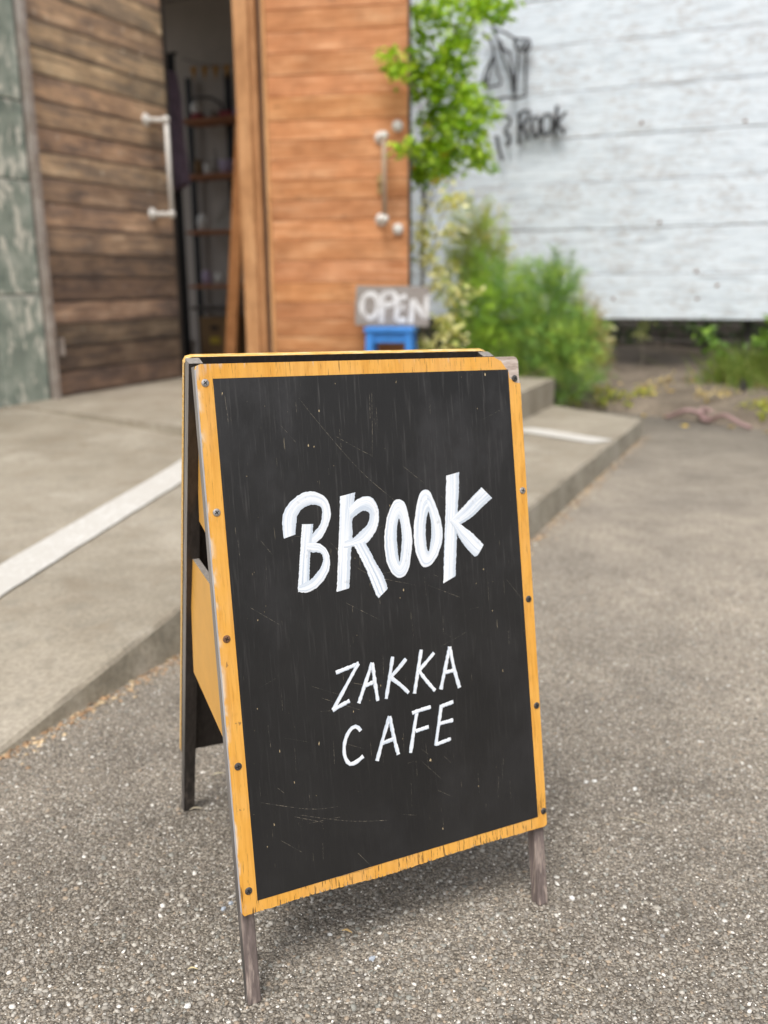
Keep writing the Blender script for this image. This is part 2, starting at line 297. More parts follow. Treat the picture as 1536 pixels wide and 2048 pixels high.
# black painted panel: open vertical grain, scuffs and dust, sky sheen painted in toward the top
t = NT('black_board_paint'); v = t.co('Object', scale=(150, 40, 3.0)); f = t.noise(v, 2.0, 5, 0.6, 0.15); g = t.noise(t.co('Object', scale=(260, 60, 7)), 2.0, 3, 0.6); h = t.noise(t.co('Object'), 6, 5, 0.6); z = t.sep(t.co('Object'))[2]
c = t.ramp(h, [(0.3, (0.014, 0.0135, 0.0135)), (0.7, (0.022, 0.021, 0.0205))])
c = t.mix(t.math('MULTIPLY', t.ramp(f, [(0.55, 0.0), (0.74, 0.55)]), t.ramp(z, [(0.20, 0.18), (0.74, 1.0)])), c, (0.085, 0.08, 0.077))
sm = t.math('MULTIPLY', t.ramp(t.noise(t.co('Object', scale=(1, 1, 0.6)), 11, 6, 0.65), [(0.50, 0.0), (0.72, 0.5)]), t.ramp(z, [(0.40, 0.35), (0.75, 1.0)])); c = t.mix(sm, c, (0.065, 0.063, 0.066))
gr = t.math('MULTIPLY', t.ramp(g, [(0.715, 0.0), (0.75, 1.0)]), t.ramp(h, [(0.45, 0.0), (0.62, 0.9)])); c = t.mix(gr, c, (0.34, 0.29, 0.20))
ch = t.ramp(t.noise(t.co('Object', scale=(1.6, 1, 0.6)), 120, 3, 0.5), [(0.745, 0.0), (0.765, 1.0)]); c = t.mix(ch, c, (0.60, 0.47, 0.28))
rr = t.ramp(t.noise(t.co('Object'), 4, 5), [(0.3, 0.34), (0.7, 0.52)])
M['black_paint'] = t.pbr(c, rr, t.bump(f, 0.35, 0.0008), spec=0.4)
t = NT('brushed_white_letters'); uvc = t.co('UV', scale=(4.2, 0.7, 1)); f = t.noise(uvc, 1.5, 2.5, 0.5, 0.1); g = t.noise(t.co('UV', scale=(5, 1.2, 1), loc=(3, 7, 0)), 1.3, 3); u = t.sep(t.co('UV'))[0]
c = t.ramp(f, [(0.30, (0.52, 0.60, 0.71)), (0.44, (0.77, 0.82, 0.88)), (0.58, (0.90, 0.91, 0.93))]); c = t.mix(t.ramp(g, [(0.60, 0.0), (0.75, 0.35)]), c, (0.84, 0.80, 0.78))
c = t.mix(t.ramp(u, [(0.0, 0.25), (0.08, 0.0), (0.68, 0.0), (0.82, 0.55), (1.0, 0.65)]), c, (0.52, 0.60, 0.70))
th = t.ramp(t.noise(t.co('Object'), 70, 5, 0.65), [(0.62, 0.0), (0.72, 0.45)]); c = t.mix(th, c, (0.42, 0.44, 0.47)); M['letter'] = t.pbr(c, 0.6, t.bump(f, 0.06, 0.0003), spec=0.25)
t = NT('chalk_scratch'); M['scratch'] = t.pbr(t.mix(t.ramp(t.noise(t.co('Object'), 260, 3), [(0.45, 0.0), (0.6, 1.0)]), (0.06, 0.056, 0.052), (0.30, 0.26, 0.20)), 0.7)
# dark stained legs, worn to grey-pink wood low down (grain along local z)
def legwood(name, top, low, worn):
    t = NT(name); v = t.co('Object', scale=(90, 90, 3.0)); f = t.noise(v, 2.4, 5, 0.6, 0.05); g = t.noise(t.co('Object', scale=(60, 60, 7)), 2.0, 4); z = t.sep(t.co('Object'))[2]
    c = t.mix(t.ramp(f, [(0.35, 0.0), (0.65, 1.0)]), tuple(x * 0.65 for x in top), top)
    cl = t.mix(t.ramp(f, [(0.35, 0.0), (0.65, 1.0)]), tuple(x * 0.6 for x in low), low)
    c = t.mix(t.ramp(z, [(0.08, 1.0), (0.30, 0.0)]), c, cl)
    wm = t.math('MULTIPLY', t.ramp(g, [(0.5, 0.0), (0.66, 0.85)]), t.ramp(z, [(0.02, 1.0), (0.13, 0.15)])); c = t.mix(wm, c, worn)
    return t.pbr(c, 0.65, t.bump(f, 0.2, 0.0008))
M['leg'] = legwood('stained_leg_timber', (0.065, 0.052, 0.043), (0.21, 0.165, 0.15), (0.52, 0.42, 0.36))
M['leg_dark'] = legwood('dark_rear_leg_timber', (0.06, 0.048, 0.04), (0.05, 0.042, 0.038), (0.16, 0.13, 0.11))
M['leg_side'] = legwood('weathered_leg_timber', (0.33, 0.30, 0.27), (0.11, 0.10, 0.09), (0.35, 0.30, 0.27))
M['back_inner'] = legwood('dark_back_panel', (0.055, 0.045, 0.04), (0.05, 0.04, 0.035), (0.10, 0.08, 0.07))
M['steel'] = simple('screw_steel', (0.42, 0.40, 0.38), 0.45, 0.25, 400, 0.2, metal=0.6)
M['steel_dark'] = simple('dark_screw_steel', (0.10, 0.095, 0.09), 0.45, 0.3, 400, 0.2, metal=0.5)
M['rust'] = simple('rusty_steel', (0.20, 0.10, 0.05), 0.75, 0.35, 500, 0.3)
M['slot_shade'] = simple('screw_slot_shade', (0.012, 0.011, 0.010), 0.8, 0.1)
M['blue'] = simple('blue_painted_wood', (0.045, 0.23, 0.64), 0.4, 0.12, 15)
t = NT('grey_sign_board'); v = t.co('Object', scale=(2, 30, 30)); f = t.noise(v, 3, 5, 0.6); M['sign_grey'] = t.pbr(t.ramp(f, [(0.3, (0.20, 0.175, 0.155)), (0.7, (0.34, 0.305, 0.28))]), 0.8, t.bump(f, 0.4, 0.003))
t = NT('faded_sign_white'); f = t.noise(t.co('Object', scale=(1, 1, 0.5)), 26, 6, 0.7); M['sign_white'] = t.pbr(t.mix(t.ramp(f, [(0.36, 1.0), (0.56, 0.0)]), (0.70, 0.695, 0.69), (0.38, 0.35, 0.33)), 0.7)
M['wire'] = simple('black_iron_wire', (0.03, 0.03, 0.032), 0.5, 0.3, 80)
M['black'] = simple('black_metal', (0.015, 0.015, 0.017), 0.5, 0.2, 40)
M['plaster'] = simple('grey_plaster', (0.43, 0.395, 0.36), 0.9, 0.06, 8)
M['plaster_dark'] = simple('dim_plaster', (0.30, 0.28, 0.26), 0.9, 0.08, 8)
M['floor_wood'] = simple('brown_shop_floor', (0.22, 0.13, 0.075), 0.7, 0.2, 12)
M['white_cer'] = simple('white_ceramic', (0.75, 0.74, 0.70), 0.3, 0.04, 20, 0.02)
M['lilac'] = simple('lilac_ceramic', (0.46, 0.38, 0.52), 0.4, 0.1, 20, 0.02)
M['red_cloth'] = simple('red_cloth', (0.35, 0.06, 0.08), 0.8, 0.25, 30)
M['purple_cloth'] = simple('purple_cloth', (0.24, 0.18, 0.24), 0.9, 0.25, 20, 0.4)
M['grey_cloth'] = simple('grey_cloth', (0.38, 0.36, 0.33), 0.9, 0.15, 20, 0.4)
M['card'] = simple('brown_cardboard', (0.24, 0.15, 0.07), 0.85, 0.12, 20)
M['yel_label'] = simple('yellow_label', (0.55, 0.40, 0.05), 0.7, 0.1, 20)
M['flag'] = simple('ochre_bunting', (0.42, 0.22, 0.05), 0.8, 0.2, 20)
t = NT('bed_soil'); v = t.co('Object'); f = t.noise(v, 3, 6, 0.65); g = t.noise(v, 45, 5, 0.7); c = t.ramp(f, [(0.3, (0.12, 0.095, 0.07)), (0.5, (0.21, 0.17, 0.128)), (0.7, (0.30, 0.245, 0.185))]); c = t.mix(1.0, c, t.ramp(g, [(0.3, 0.6), (0.7, 1.3)]), 'MULTIPLY'); M['soil'] = t.pbr(c, 0.95, t.bump(g, 0.8, 0.02))
M['bark'] = simple('grey_bark', (0.22, 0.19, 0.15), 0.9, 0.3, 60, 0.6)
M['bark_dark'] = simple('dark_bark', (0.045, 0.04, 0.035), 0.9, 0.3, 60, 0.6)
M['stone_block'] = simple('grey_stone', (0.20, 0.19, 0.18), 0.9, 0.15, 20, 0.5)
M['hose'] = simple('pink_rubber', (0.34, 0.22, 0.21), 0.5, 0.2, 30)
M['old_plank'] = wood('dark_old_boards', [(0.05, 0.042, 0.036), (0.08, 0.068, 0.058), (0.12, 0.10, 0.085)])
M['leaf'] = leafmat('leaf'); M['needle'] = leafmat('fine_foliage', 0.25); M['dry_leaf'] = leafmat('dry_leaf', 0.2)
t = NT('pebble'); c = t.ocol(); f = t.noise(t.co('Object'), 300, 4); M['pebble'] = t.pbr(t.mix(1.0, c, t.ramp(f, [(0.3, 0.75), (0.7, 1.2)]), 'MULTIPLY'), 0.6, t.bump(f, 0.4, 0.001))

# outlines of the painted letters on the boards, in metres on each board, and positions of foliage masses
DATA = {'BROOK': (('B',((0,((0.0905,0.5615),(0.09,0.5749),(0.0911,0.5882),(0.0975,0.6),(0.1099,0.6102),(0.1236,0.6154),(0.137,0.6141),(0.1478,0.6079),(0.1537,0.5969),(0.1547,0.5841),(0.1506,0.5729),(0.144,0.562),(0.1342,0.5531),(0.1205,0.5509)),((0.1059,0.565),(0.1076,0.5762),(0.1102,0.5874),(0.1158,0.5941),(0.1245,0.5985),(0.1335,0.599),(0.1411,0.5959),(0.1432,0.5905),(0.1422,0.5822),(0.1387,0.5731),(0.1295,0.5646),(0.1247,0.5609),(0.1211,0.5576))),(0,((0.1154,0.5765),(0.1131,0.5621),(0.1093,0.5365),(0.1032,0.496)),((0.1301,0.5754),(0.1282,0.5626),(0.1226,0.5349),(0.1191,0.5038))),(0,((0.1196,0.5531),(0.1319,0.5523),(0.1416,0.5464),(0.1477,0.5373),(0.1485,0.5266),(0.1465,0.5162),(0.1393,0.5055),(0.1296,0.4972),(0.1191,0.4933),(0.1112,0.4927),(0.1034,0.4946)),((0.1188,0.5432),(0.1253,0.5407),(0.1331,0.5398),(0.1385,0.5368),(0.1397,0.5308),(0.1374,0.5237),(0.1311,0.516),(0.1214,0.5078),(0.1145,0.505),(0.1054,0.5025))))),('R',((0,((0.1688,0.6061),(0.1668,0.5883),(0.1645,0.5673),(0.1616,0.5463),(0.1587,0.5201),(0.1545,0.4877)),((0.19,0.6094),(0.187,0.5949),(0.1832,0.576),(0.1815,0.5548),(0.178,0.5338),(0.1751,0.5127),(0.1721,0.49))),(0,((0.1798,0.5913),(0.1897,0.5989),(0.2018,0.6032),(0.2135,0.6),(0.2197,0.5876),(0.2204,0.5745),(0.2171,0.5629),(0.2096,0.5518),(0.1994,0.5437),(0.184,0.5422),(0.1687,0.5407)),((0.1807,0.5747),(0.1894,0.5808),(0.1974,0.5848),(0.2039,0.5842),(0.2072,0.5807),(0.2067,0.5748),(0.2025,0.5666),(0.1924,0.559),(0.1825,0.5526),(0.1764,0.5506),(0.1705,0.5496))),(0,((0.1823,0.543),(0.1898,0.5271),(0.1968,0.5111),(0.2026,0.4941),(0.2084,0.477),(0.2117,0.4722)),((0.1978,0.5461),(0.2035,0.5352),(0.2096,0.5215),(0.2169,0.5075),(0.222,0.496),(0.225,0.4846),(0.2245,0.4816))))),('O',((1,((0.2507,0.5954),(0.2432,0.593),(0.2356,0.5818),(0.2303,0.5692),(0.2262,0.5501),(0.2253,0.536),(0.2264,0.5195),(0.2308,0.5058),(0.238,0.4967),(0.2464,0.4937),(0.2542,0.4985),(0.2594,0.5089),(0.2638,0.5261),(0.2661,0.5436),(0.2642,0.5625),(0.2622,0.577),(0.2584,0.5906)),((0.2488,0.5707),(0.2465,0.5654),(0.2452,0.5601),(0.2443,0.5525),(0.2437,0.5438),(0.2435,0.535),(0.2439,0.5273),(0.2445,0.5195),(0.2451,0.5145),(0.2459,0.5161),(0.2478,0.5247),(0.2495,0.5333),(0.2506,0.5408),(0.2511,0.5474),(0.2512,0.5551),(0.2506,0.5628),(0.2498,0.5684))),)),('O',((1,((0.2913,0.6042),(0.2842,0.6026),(0.2784,0.5921),(0.2734,0.576),(0.2699,0.5586),(0.2686,0.5422),(0.2695,0.5266),(0.2729,0.514),(0.2785,0.505),(0.2847,0.5029),(0.2926,0.506),(0.3009,0.5151),(0.3077,0.5279),(0.3115,0.5432),(0.3108,0.5601),(0.3069,0.575),(0.3016,0.59),(0.2968,0.6015)),((0.2928,0.5752),(0.2906,0.571),(0.2889,0.5656),(0.2874,0.558),(0.2867,0.5503),(0.2862,0.5425),(0.2864,0.5336),(0.287,0.5268),(0.2883,0.5231),(0.2902,0.5253),(0.2917,0.5308),(0.2932,0.5373),(0.2945,0.5439),(0.2952,0.5505),(0.2955,0.5571),(0.2951,0.5639),(0.2943,0.5695),(0.2935,0.5741))),)),('K',((0,((0.3232,0.62),(0.3207,0.5961),(0.3172,0.5628),(0.3126,0.5239),(0.3075,0.4785)),((0.343,0.6232),(0.3409,0.6),(0.336,0.5666),(0.332,0.5274),(0.327,0.4858))),(0,((0.3764,0.6001),(0.3615,0.5892),(0.3474,0.578),(0.3349,0.569),(0.3245,0.5615)),((0.3921,0.5842),(0.3779,0.5752),(0.3637,0.5651),(0.3512,0.5583),(0.3369,0.5529))),(0,((0.3265,0.5619),(0.3359,0.557),(0.3465,0.5486),(0.3565,0.5407),(0.3664,0.5305),(0.3739,0.5227)),((0.3237,0.5588),(0.3295,0.5503),(0.3363,0.536),(0.3446,0.5237),(0.3531,0.5136),(0.3587,0.5084),(0.3638,0.5099)))))),
'THIN': (('Z',(((0.1452,0.3867),(0.1774,0.393)),((0.1767,0.3934),(0.1374,0.3404)),((0.1367,0.3406),(0.1609,0.3482)))),('A',(((0.1961,0.3909),(0.1857,0.3689),(0.1733,0.3424)),((0.1961,0.3909),(0.1979,0.3654),(0.2001,0.3406)),((0.1832,0.363),(0.1973,0.3662)))),('K',(((0.2257,0.3938),(0.2192,0.368),(0.2121,0.3409)),((0.2447,0.3878),(0.2327,0.3772),(0.2205,0.3678)),((0.2205,0.3672),(0.2338,0.3552),(0.245,0.3428)))),('K',(((0.268,0.3961),(0.2608,0.3685),(0.2535,0.3402)),((0.2866,0.3889),(0.2748,0.3791),(0.2623,0.3695)),((0.2623,0.3689),(0.2728,0.3534),(0.2842,0.3385)))),('A',(((0.3108,0.3931),(0.3019,0.3653),(0.2931,0.3385)),((0.3108,0.3931),(0.3153,0.363),(0.3216,0.3356)),((0.3008,0.36),(0.3151,0.3607)))),('C',(((0.1732,0.3067),(0.1682,0.3134),(0.1607,0.3124),(0.1532,0.3038),(0.149,0.2921),(0.1487,0.2789),(0.1543,0.2679),(0.1632,0.268),(0.1742,0.2737)),)),('A',(((0.2151,0.3175),(0.203,0.2891),(0.1928,0.2633)),((0.2151,0.3175),(0.2192,0.2883),(0.2238,0.2651)),((0.2027,0.2847),(0.2191,0.287)))),('F',(((0.2552,0.3155),(0.248,0.2889),(0.2417,0.2634)),((0.2479,0.3152),(0.2626,0.3171),(0.2762,0.318)),((0.251,0.2906),(0.271,0.2924)))),('E',(((0.2923,0.3176),(0.2861,0.2917),(0.2796,0.2653)),((0.2914,0.3158),(0.3107,0.3185)),((0.2877,0.2934),(0.3085,0.2941)),((0.2794,0.2666),(0.3029,0.2697))))),
'SCREW': ((0.0097,0.752),(0.0104,0.601),(0.0096,0.4508),(0.0105,0.2962),(0.0105,0.1424),(0.4409,0.7438),(0.4428,0.5902),(0.4418,0.4392),(0.4443,0.2879),(0.4453,0.1356)),
'SCR': (((0.1233,0.7307),(0.1494,0.6959),(0.1863,0.6503),(0.2132,0.6218),(0.252,0.5877)),((0.1684,0.6813),(0.2011,0.6618),(0.2179,0.6531)),((0.2229,0.733),(0.2198,0.6859),(0.217,0.6513)),((0.0414,0.484),(0.0772,0.4574)),((0.165,0.4728),(0.2118,0.4437)),((0.0339,0.2464),(0.0971,0.223),(0.1373,0.2171)),((0.0834,0.2187),(0.1494,0.1947),(0.2054,0.1821)),((0.0552,0.1942),(0.0828,0.1711)),((0.1509,0.5502),(0.1956,0.507),(0.2657,0.4818)),((0.1217,0.3594),(0.1746,0.3334)),((0.1095,0.1285),(0.1757,0.1266)),((0.1564,0.1516),(0.1757,0.1266)),((0.2842,0.4794),(0.3321,0.4563)),((0.0607,0.5631),(0.0748,0.5434)),((0.1637,0.3709),(0.2048,0.357))),
'OPEN': (('O',(((0.695,0.783),(0.657,0.763),(0.641,0.705),(0.655,0.65),(0.693,0.628),(0.731,0.65),(0.743,0.705),(0.732,0.763),(0.695,0.783)),)),('P',(((0.776,0.781),(0.771,0.598)),((0.774,0.777),(0.835,0.788),(0.857,0.755),(0.842,0.719),(0.789,0.708)))),('E',(((0.872,0.74),(0.867,0.613)),((0.872,0.748),(0.928,0.765)),((0.872,0.69),(0.924,0.7)),((0.867,0.617),(0.928,0.616)))),('N',(((0.966,0.751),(0.962,0.598)),((0.969,0.747),(1.055,0.627)),((1.059,0.772),(1.055,0.623))))),
'LOGO': (((-2.464,2.761),(-2.411,2.72),(-2.381,2.654),(-2.376,2.589),(-2.423,2.515),(-2.454,2.438),(-2.433,2.371),(-2.404,2.354)),((-2.372,2.596),(-2.341,2.478),(-2.307,2.382),(-2.371,2.366),(-2.42,2.362)),((-2.384,2.568),(-2.406,2.47),(-2.425,2.392)),((-2.38,2.795),(-2.338,2.692),(-2.287,2.559),(-2.227,2.425),(-2.2,2.294)),((-2.401,2.818),(-2.356,2.778),(-2.283,2.75),(-2.203,2.7),(-2.092,2.682)),((-2.322,2.697),(-2.296,2.631),(-2.248,2.598),(-2.221,2.496),(-2.198,2.366)),((-2.203,2.693),(-2.169,2.605),(-2.139,2.672),(-2.113,2.592),(-2.092,2.682),(-2.075,2.624),(-2.105,2.592),(-2.177,2.62),(-2.21,2.672)),((-2.168,2.598),(-2.18,2.45),(-2.196,2.286)),((-2.109,2.585),(-2.108,2.429),(-2.108,2.276)),((-2.377,2.253),(-2.304,2.27),(-2.24,2.275)),((-2.24,2.272),(-2.167,2.262),(-2.104,2.272)),((-2.552,2.362),(-2.495,2.398),(-2.445,2.408))),
'WIRE': (('B',(((-2.339,1.99),(-2.312,1.891),(-2.281,1.8)),((-2.285,2.126),(-2.236,2.122),(-2.227,2.078),(-2.266,2.022),(-2.232,1.975),(-2.227,1.931),(-2.251,1.91)))),('R',(((-2.156,2.146),(-2.151,2.029),(-2.15,1.915)),((-2.164,2.132),(-2.101,2.164),(-2.064,2.132),(-2.106,2.07),(-2.149,2.043)),((-2.141,2.05),(-2.096,2.003),(-2.07,1.943)))),('O',(((-2.02,2.114),(-2.043,2.087),(-2.045,2.022),(-2.023,1.962),(-1.999,1.964),(-1.977,2.017),(-1.983,2.083),(-2.008,2.113)),)),('O',(((-1.93,2.129),(-1.96,2.088),(-1.966,2.031),(-1.944,1.972),(-1.913,1.973),(-1.879,2.025),(-1.886,2.09),(-1.918,2.129)),)),('K',(((-1.85,2.181),(-1.85,2.073),(-1.857,1.951)),((-1.771,2.132),(-1.845,2.052)),((-1.841,2.051),(-1.78,1.975))))),
'VINE': ((-2.3,6.2,2.56,0.185,0.111),(-2.03,6.2,2.54,0.2,0.102),(-1.87,6.2,2.51,0.108,0.065),(-2.41,6.2,2.42,0.081,0.096),(-2.15,6.2,2.35,0.164,0.08),(-2.37,6.2,2.25,0.147,0.128),(-2.18,6.2,2.19,0.145,0.145),(-2.44,6.2,2.12,0.11,0.092),(-2.23,6.2,2.04,0.145,0.109),(-2.08,6.2,2.0,0.161,0.1),(-1.99,6.2,1.88,0.125,0.089),(-2.27,6.2,1.89,0.163,0.108),(-2.12,6.2,1.8,0.161,0.107),(-2.37,6.2,1.71,0.163,0.109),(-2.3,6.2,1.59,0.162,0.101),(-2.09,6.2,1.66,0.143,0.089),(-1.97,6.2,1.62,0.089,0.053),(-2.41,6.2,1.57,0.09,0.072),(-2.33,5.55,2.12,0.08,0.086),(-2.27,5.55,2.05,0.053,0.046),(-2.26,5.55,1.65,0.072,0.052)),
'VYEL': ((-2.45,6.15,1.64,0.05,0.05),(-2.45,6.15,1.56,0.043,0.036),(-2.19,6.15,1.66,0.043,0.043),(-2.27,6.15,1.5,0.05,0.043),(-2.35,6.15,1.86,0.036,0.036)),
'VAR': ((-2.26,6.1,1.36,0.141,0.063),(-2.05,6.1,1.35,0.157,0.052),(-2.33,6.1,1.25,0.088,0.05),(-2.38,6.1,1.15,0.078,0.064),(-2.15,6.1,0.73,0.105,0.07),(-2.01,6.1,0.76,0.122,0.052),(-2.2,6.1,0.59,0.158,0.105),(-2.15,6.1,0.49,0.158,0.098),(-2.3,6.1,0.87,0.063,0.123),(-2.33,6.1,1.01,0.078,0.113),(-2.29,6.1,1.15,0.085,0.106),(-2.14,6.1,1.2,0.105,0.077),(-2.19,6.1,0.92,0.098,0.105),(-2.22,6.1,0.39,0.141,0.088)),
'F1': ((-2.17,6.8,1.18,0.193,0.193),(-2.28,6.8,0.98,0.174,0.194),(-2.07,6.8,0.98,0.154,0.173),(-2.2,6.8,0.78,0.232,0.155)),
'F2': ((-1.97,6.55,0.82,0.222,0.148),(-1.91,6.55,0.66,0.24,0.148),(-2.08,6.55,0.54,0.223,0.186),(-1.96,6.55,0.36,0.222,0.185)),
'F3': ((-1.58,6.6,0.75,0.202,0.183),(-1.65,6.6,0.54,0.276,0.184),(-1.46,6.6,0.4,0.22,0.22),(-1.71,6.6,0.22,0.222,0.167),(-1.42,6.6,0.19,0.183,0.147)),
'DRY': ((-1.39,6.9,0.49,0.084,0.171),(-1.35,6.9,0.28,0.076,0.172))}
# ------------------------------------------------------------------ ground
O = Vector((-0.1678, 0.9426, 0)); YAW, TILT = 0.4647, -0.0221
RV = Vector((math.cos(YAW) * math.cos(TILT), math.sin(YAW) * math.cos(TILT), math.sin(TILT))); NV = Vector((-math.sin(YAW), math.cos(YAW), 0)); ZV = RV.cross(NV)
def gz(x, y):
    s = (x - O.x) * 0.894 + (y - O.y) * 0.448
    return -0.006 - 0.0221 * max(-4.0, min(s, 7.0))
def grid(xs, ys, zf, mat, name, parent=None):
    V = [(x, y, zf(x, y)) for y in ys for x in xs]; n = len(xs)
    F = [(j * n + i, j * n + i + 1, (j + 1) * n + i + 1, (j + 1) * n + i) for j in range(len(ys) - 1) for i in range(n - 1)]
    return link(name, mesh(name, V, F, mat, smooth=True), parent)
xs = [-150, -60, -25, -12] + [x * 0.5 for x in range(-16, 17)] + [12, 25, 60, 150]
ys = [-150, -60, -25, -10, -4, -2] + [y * 0.5 for y in range(-2, 27)] + [20, 35, 70, 150]
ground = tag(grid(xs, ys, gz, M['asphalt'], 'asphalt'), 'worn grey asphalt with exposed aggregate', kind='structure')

def lerp(x, T):
    for (x0, y0), (x1, y1) in zip(T, T[1:]):
        if x <= x1: return y0 + (y1 - y0) * max(0.0, (x - x0) / (x1 - x0))
    return T[-1][1]
ZK = [(-1.0, -0.06), (1.0, -0.004), (1.16, 0.013), (1.42, 0.052), (1.717, 0.098), (2.3, 0.100), (3.07, 0.079), (5.9, 0.018), (6.4, 0.012)]
ZL = [(-1.0, 0.09), (1.0, 0.10), (2.2, 0.13), (3.5, 0.195), (3.9, 0.20), (6.4, 0.20)]
def slab_z(a, b):
    k = lerp(b, ZK)
    if a >= -1.285: return k
    q = max(0.0, min(1.0, (-1.285 - a) / 0.55)); q = q * q * (3 - 2 * q)
    k2 = max(k, 0.098) if b < 2.3 else k; f = k2 + (lerp(b, ZL) - k2) * min(1.0, (-1.285 - a) / 2.655) ** (0.55 + 0.6 * max(0.0, min(1.0, (b - 3.6) / 1.2)))
    return k + (f - k) * q
PORCH_Z = 0.20
# concrete slab: top sheet, chipped lip and outer faces
mb = MB(); bs = [-1.0, -0.4, 0.2, 0.7, 1.0, 1.16, 1.3, 1.42, 1.55, 1.717, 1.9, 2.1, 2.3, 2.5]; as_ = [-4.1, -3.94, -3.6, -3.2, -2.8, -2.4, -2.0, -1.85, -1.7, -1.58, -1.45, -1.38, -1.31]
rng = random.Random(3)
def strip(as_, bs):
    n = len(as_); V = [AB(a, b, slab_z(a, b)) for b in bs for a in as_]
    mb.add(V, [(j * n + i, j * n + i + 1, (j + 1) * n + i + 1, (j + 1) * n + i) for j in range(len(bs) - 1) for i in range(n - 1)])
strip(as_, bs)
as2 = as_ + [-1.1, -0.95, -0.815]
strip(as2, [2.5, 2.8, 3.07, 3.5, 4.0, 4.4, 4.8, 5.2, 5.6, 5.80])
# far end tapers to the porch corner
fe = [(a, 5.80, 5.80 + (0.43 * min(1.0, (-0.815 - a) / 0.62))) for a in [-1.55, -1.45, -1.3, -1.1, -0.95, -0.815]]
mb.add([AB(a, b0, slab_z(a, b0)) for a, b0, b1 in fe] + [AB(a, b1, slab_z(a, 5.8)) for a, b0, b1 in fe], [(i, i + 1, i + 7, i + 6) for i in range(5)])
slab = tag(mb.build('concrete_ramp', M['concrete'], smooth=False), 'pale concrete ramp sloping up to the shop door', kind='structure')
mb = MB()
def kerb(path):      # (a,b) pairs along the outer top edge
    V = []
    P = []
    for (a0, b0), (a1, b1) in zip(path, path[1:]):
        for k in range(14):
            f = k / 14; P.append((a0 + (a1 - a0) * f, b0 + (b1 - b0) * f))
    P.append(path[-1])
    d = [Vector((0, 0, 0))] * len(P)
    for i, (a, b) in enumerate(P):
        a2, b2 = P[min(i + 1, len(P) - 1)]; a1, b1 = P[max(i - 1, 0)]
        t_ = Vector((a2 - a1, b2 - b1, 0)).normalized(); nn = Vector((t_.y, -t_.x, 0))
        w = rng.uniform(-.004, .004); zt = slab_z(min(a, -0.815) if b > 2.5 else min(a, -1.31), min(b, 6.2))
        w0 = AB(a - nn.x * 0.028, b - nn.y * 0.028, zt); w1 = AB(a - nn.x * (0.007 - w), b - nn.y * (0.007 - w), zt - 0.001); w2 = AB(a + nn.x * w, b + nn.y * w, zt - 0.010 + w)
        q = AB(a + nn.x * 0.008, b + nn.y * 0.008, 0); w3 = Vector((q.x, q.y, gz(q.x, q.y) - 0.02))
        V += [w0, w1, w2, w3]
    mb.add(V, [(i * 4 + j, i * 4 + j + 1, i * 4 + j + 5, i * 4 + j + 4) for i in range(len(P) - 1) for j in range(3)]); mb.I[-3 * (len(P) - 1):] = [1, 1, 0] * (len(P) - 1)
kerb([(-1.285, 0.2), (-1.285, 1.0), (-1.285, 1.717), (-1.285, 2.5)][::-1][::-1]); kerb([(-1.285, 2.475), (-0.79, 2.475)]); kerb([(-0.79, 2.475), (-0.79, 4.1), (-0.79, 5.80)]); kerb([(-0.79, 5.80), (-1.41, 6.23), (-1.60, 6.25)])
tag(mb.build('concrete_kerb', [M['kerb'], M['concrete']], parent=slab), 'stained rough kerb face of the ramp')
# porch step
def porch_front(a): return 3.90 - 0.245 * (a + 3.94)
mb = MB(); P1 = [(-3.94, 3.90), (-2.6, porch_front(-2.6)), (-1.45, 3.33), (-1.45, 6.27), (-3.94, 6.27)]
mb.prism(P1, PORCH_Z, -0.2, lambda u, v, d: AB(u, v, d)); porch = tag(mb.build('porch_step', M['concrete']), 'raised concrete step in front of the wooden doors', kind='structure')
# painted lines on the ramp
def road_line(path, half, name):
    V = []; P = spline(path, 40)
    for i, p in enumerate(P):
        q = P[min(i + 1, len(P) - 1)] - P[max(i - 1, 0)]; q /= np.linalg.norm(q); nn = np.array([-q[1], q[0]])
        for s_ in (-1, -0.33, 0.33, 1):
            j = rng.uniform(-.0018, .0018) if abs(s_) == 1 else 0
            a, b = p + nn * (half * s_ + j); V.append(AB(a, b, slab_z(a, b) + 0.005))
    return link(name, mesh(name, V, [(i * 4 + j, i * 4 + j + 1, i * 4 + j + 5, i * 4 + j + 4) for i in range(len(P) - 1) for j in range(3)], M['line']), slab)
road_line([(-1.50, 0.50), (-1.825, 1.697), (-2.155, 2.945), (-2.30, 3.45)], 0.068, 'painted_line')
road_line([(-0.835, 4.74), (-1.34, 5.03), (-2.0, 5.40)][::1] if False else [(-0.835, 4.735), (-1.345, 5.035)], 0.085, 'painted_line')
# planting bed beyond the step
edge = [(-2.6, 6.27), (-1.6, 6.42), (-1.25, 6.95), (-0.9, 6.85), (-0.5, 6.62), (0.0, 6.42), (0.8, 6.15), (2.5, 5.9)]
V = []; rows = [0, .12, .35, .7, 1.1, 1.6, 2.4, 4.0]
for a, b in edge:
    for k, dv in enumerate(rows):
        p = AB(a, b + dv, 0); V.append(Vector((p.x, p.y, gz(p.x, p.y) - 0.02 if k == 0 else gz(p.x, p.y) + 0.06 + 0.17 * min(dv, 1.7) + 0.03 * math.sin(a * 5 + dv * 6) + rng.uniform(-.012, .012))))
nr = len(rows); bed = tag(link('planting_bed', mesh('planting_bed', V, [(i * nr + j, (i + 1) * nr + j, (i + 1) * nr + j + 1, i * nr + j + 1) for i in range(len(edge) - 1) for j in range(nr - 1)], M['soil'], smooth=True)), 'bare brown soil bed below the white wall', kind='structure')

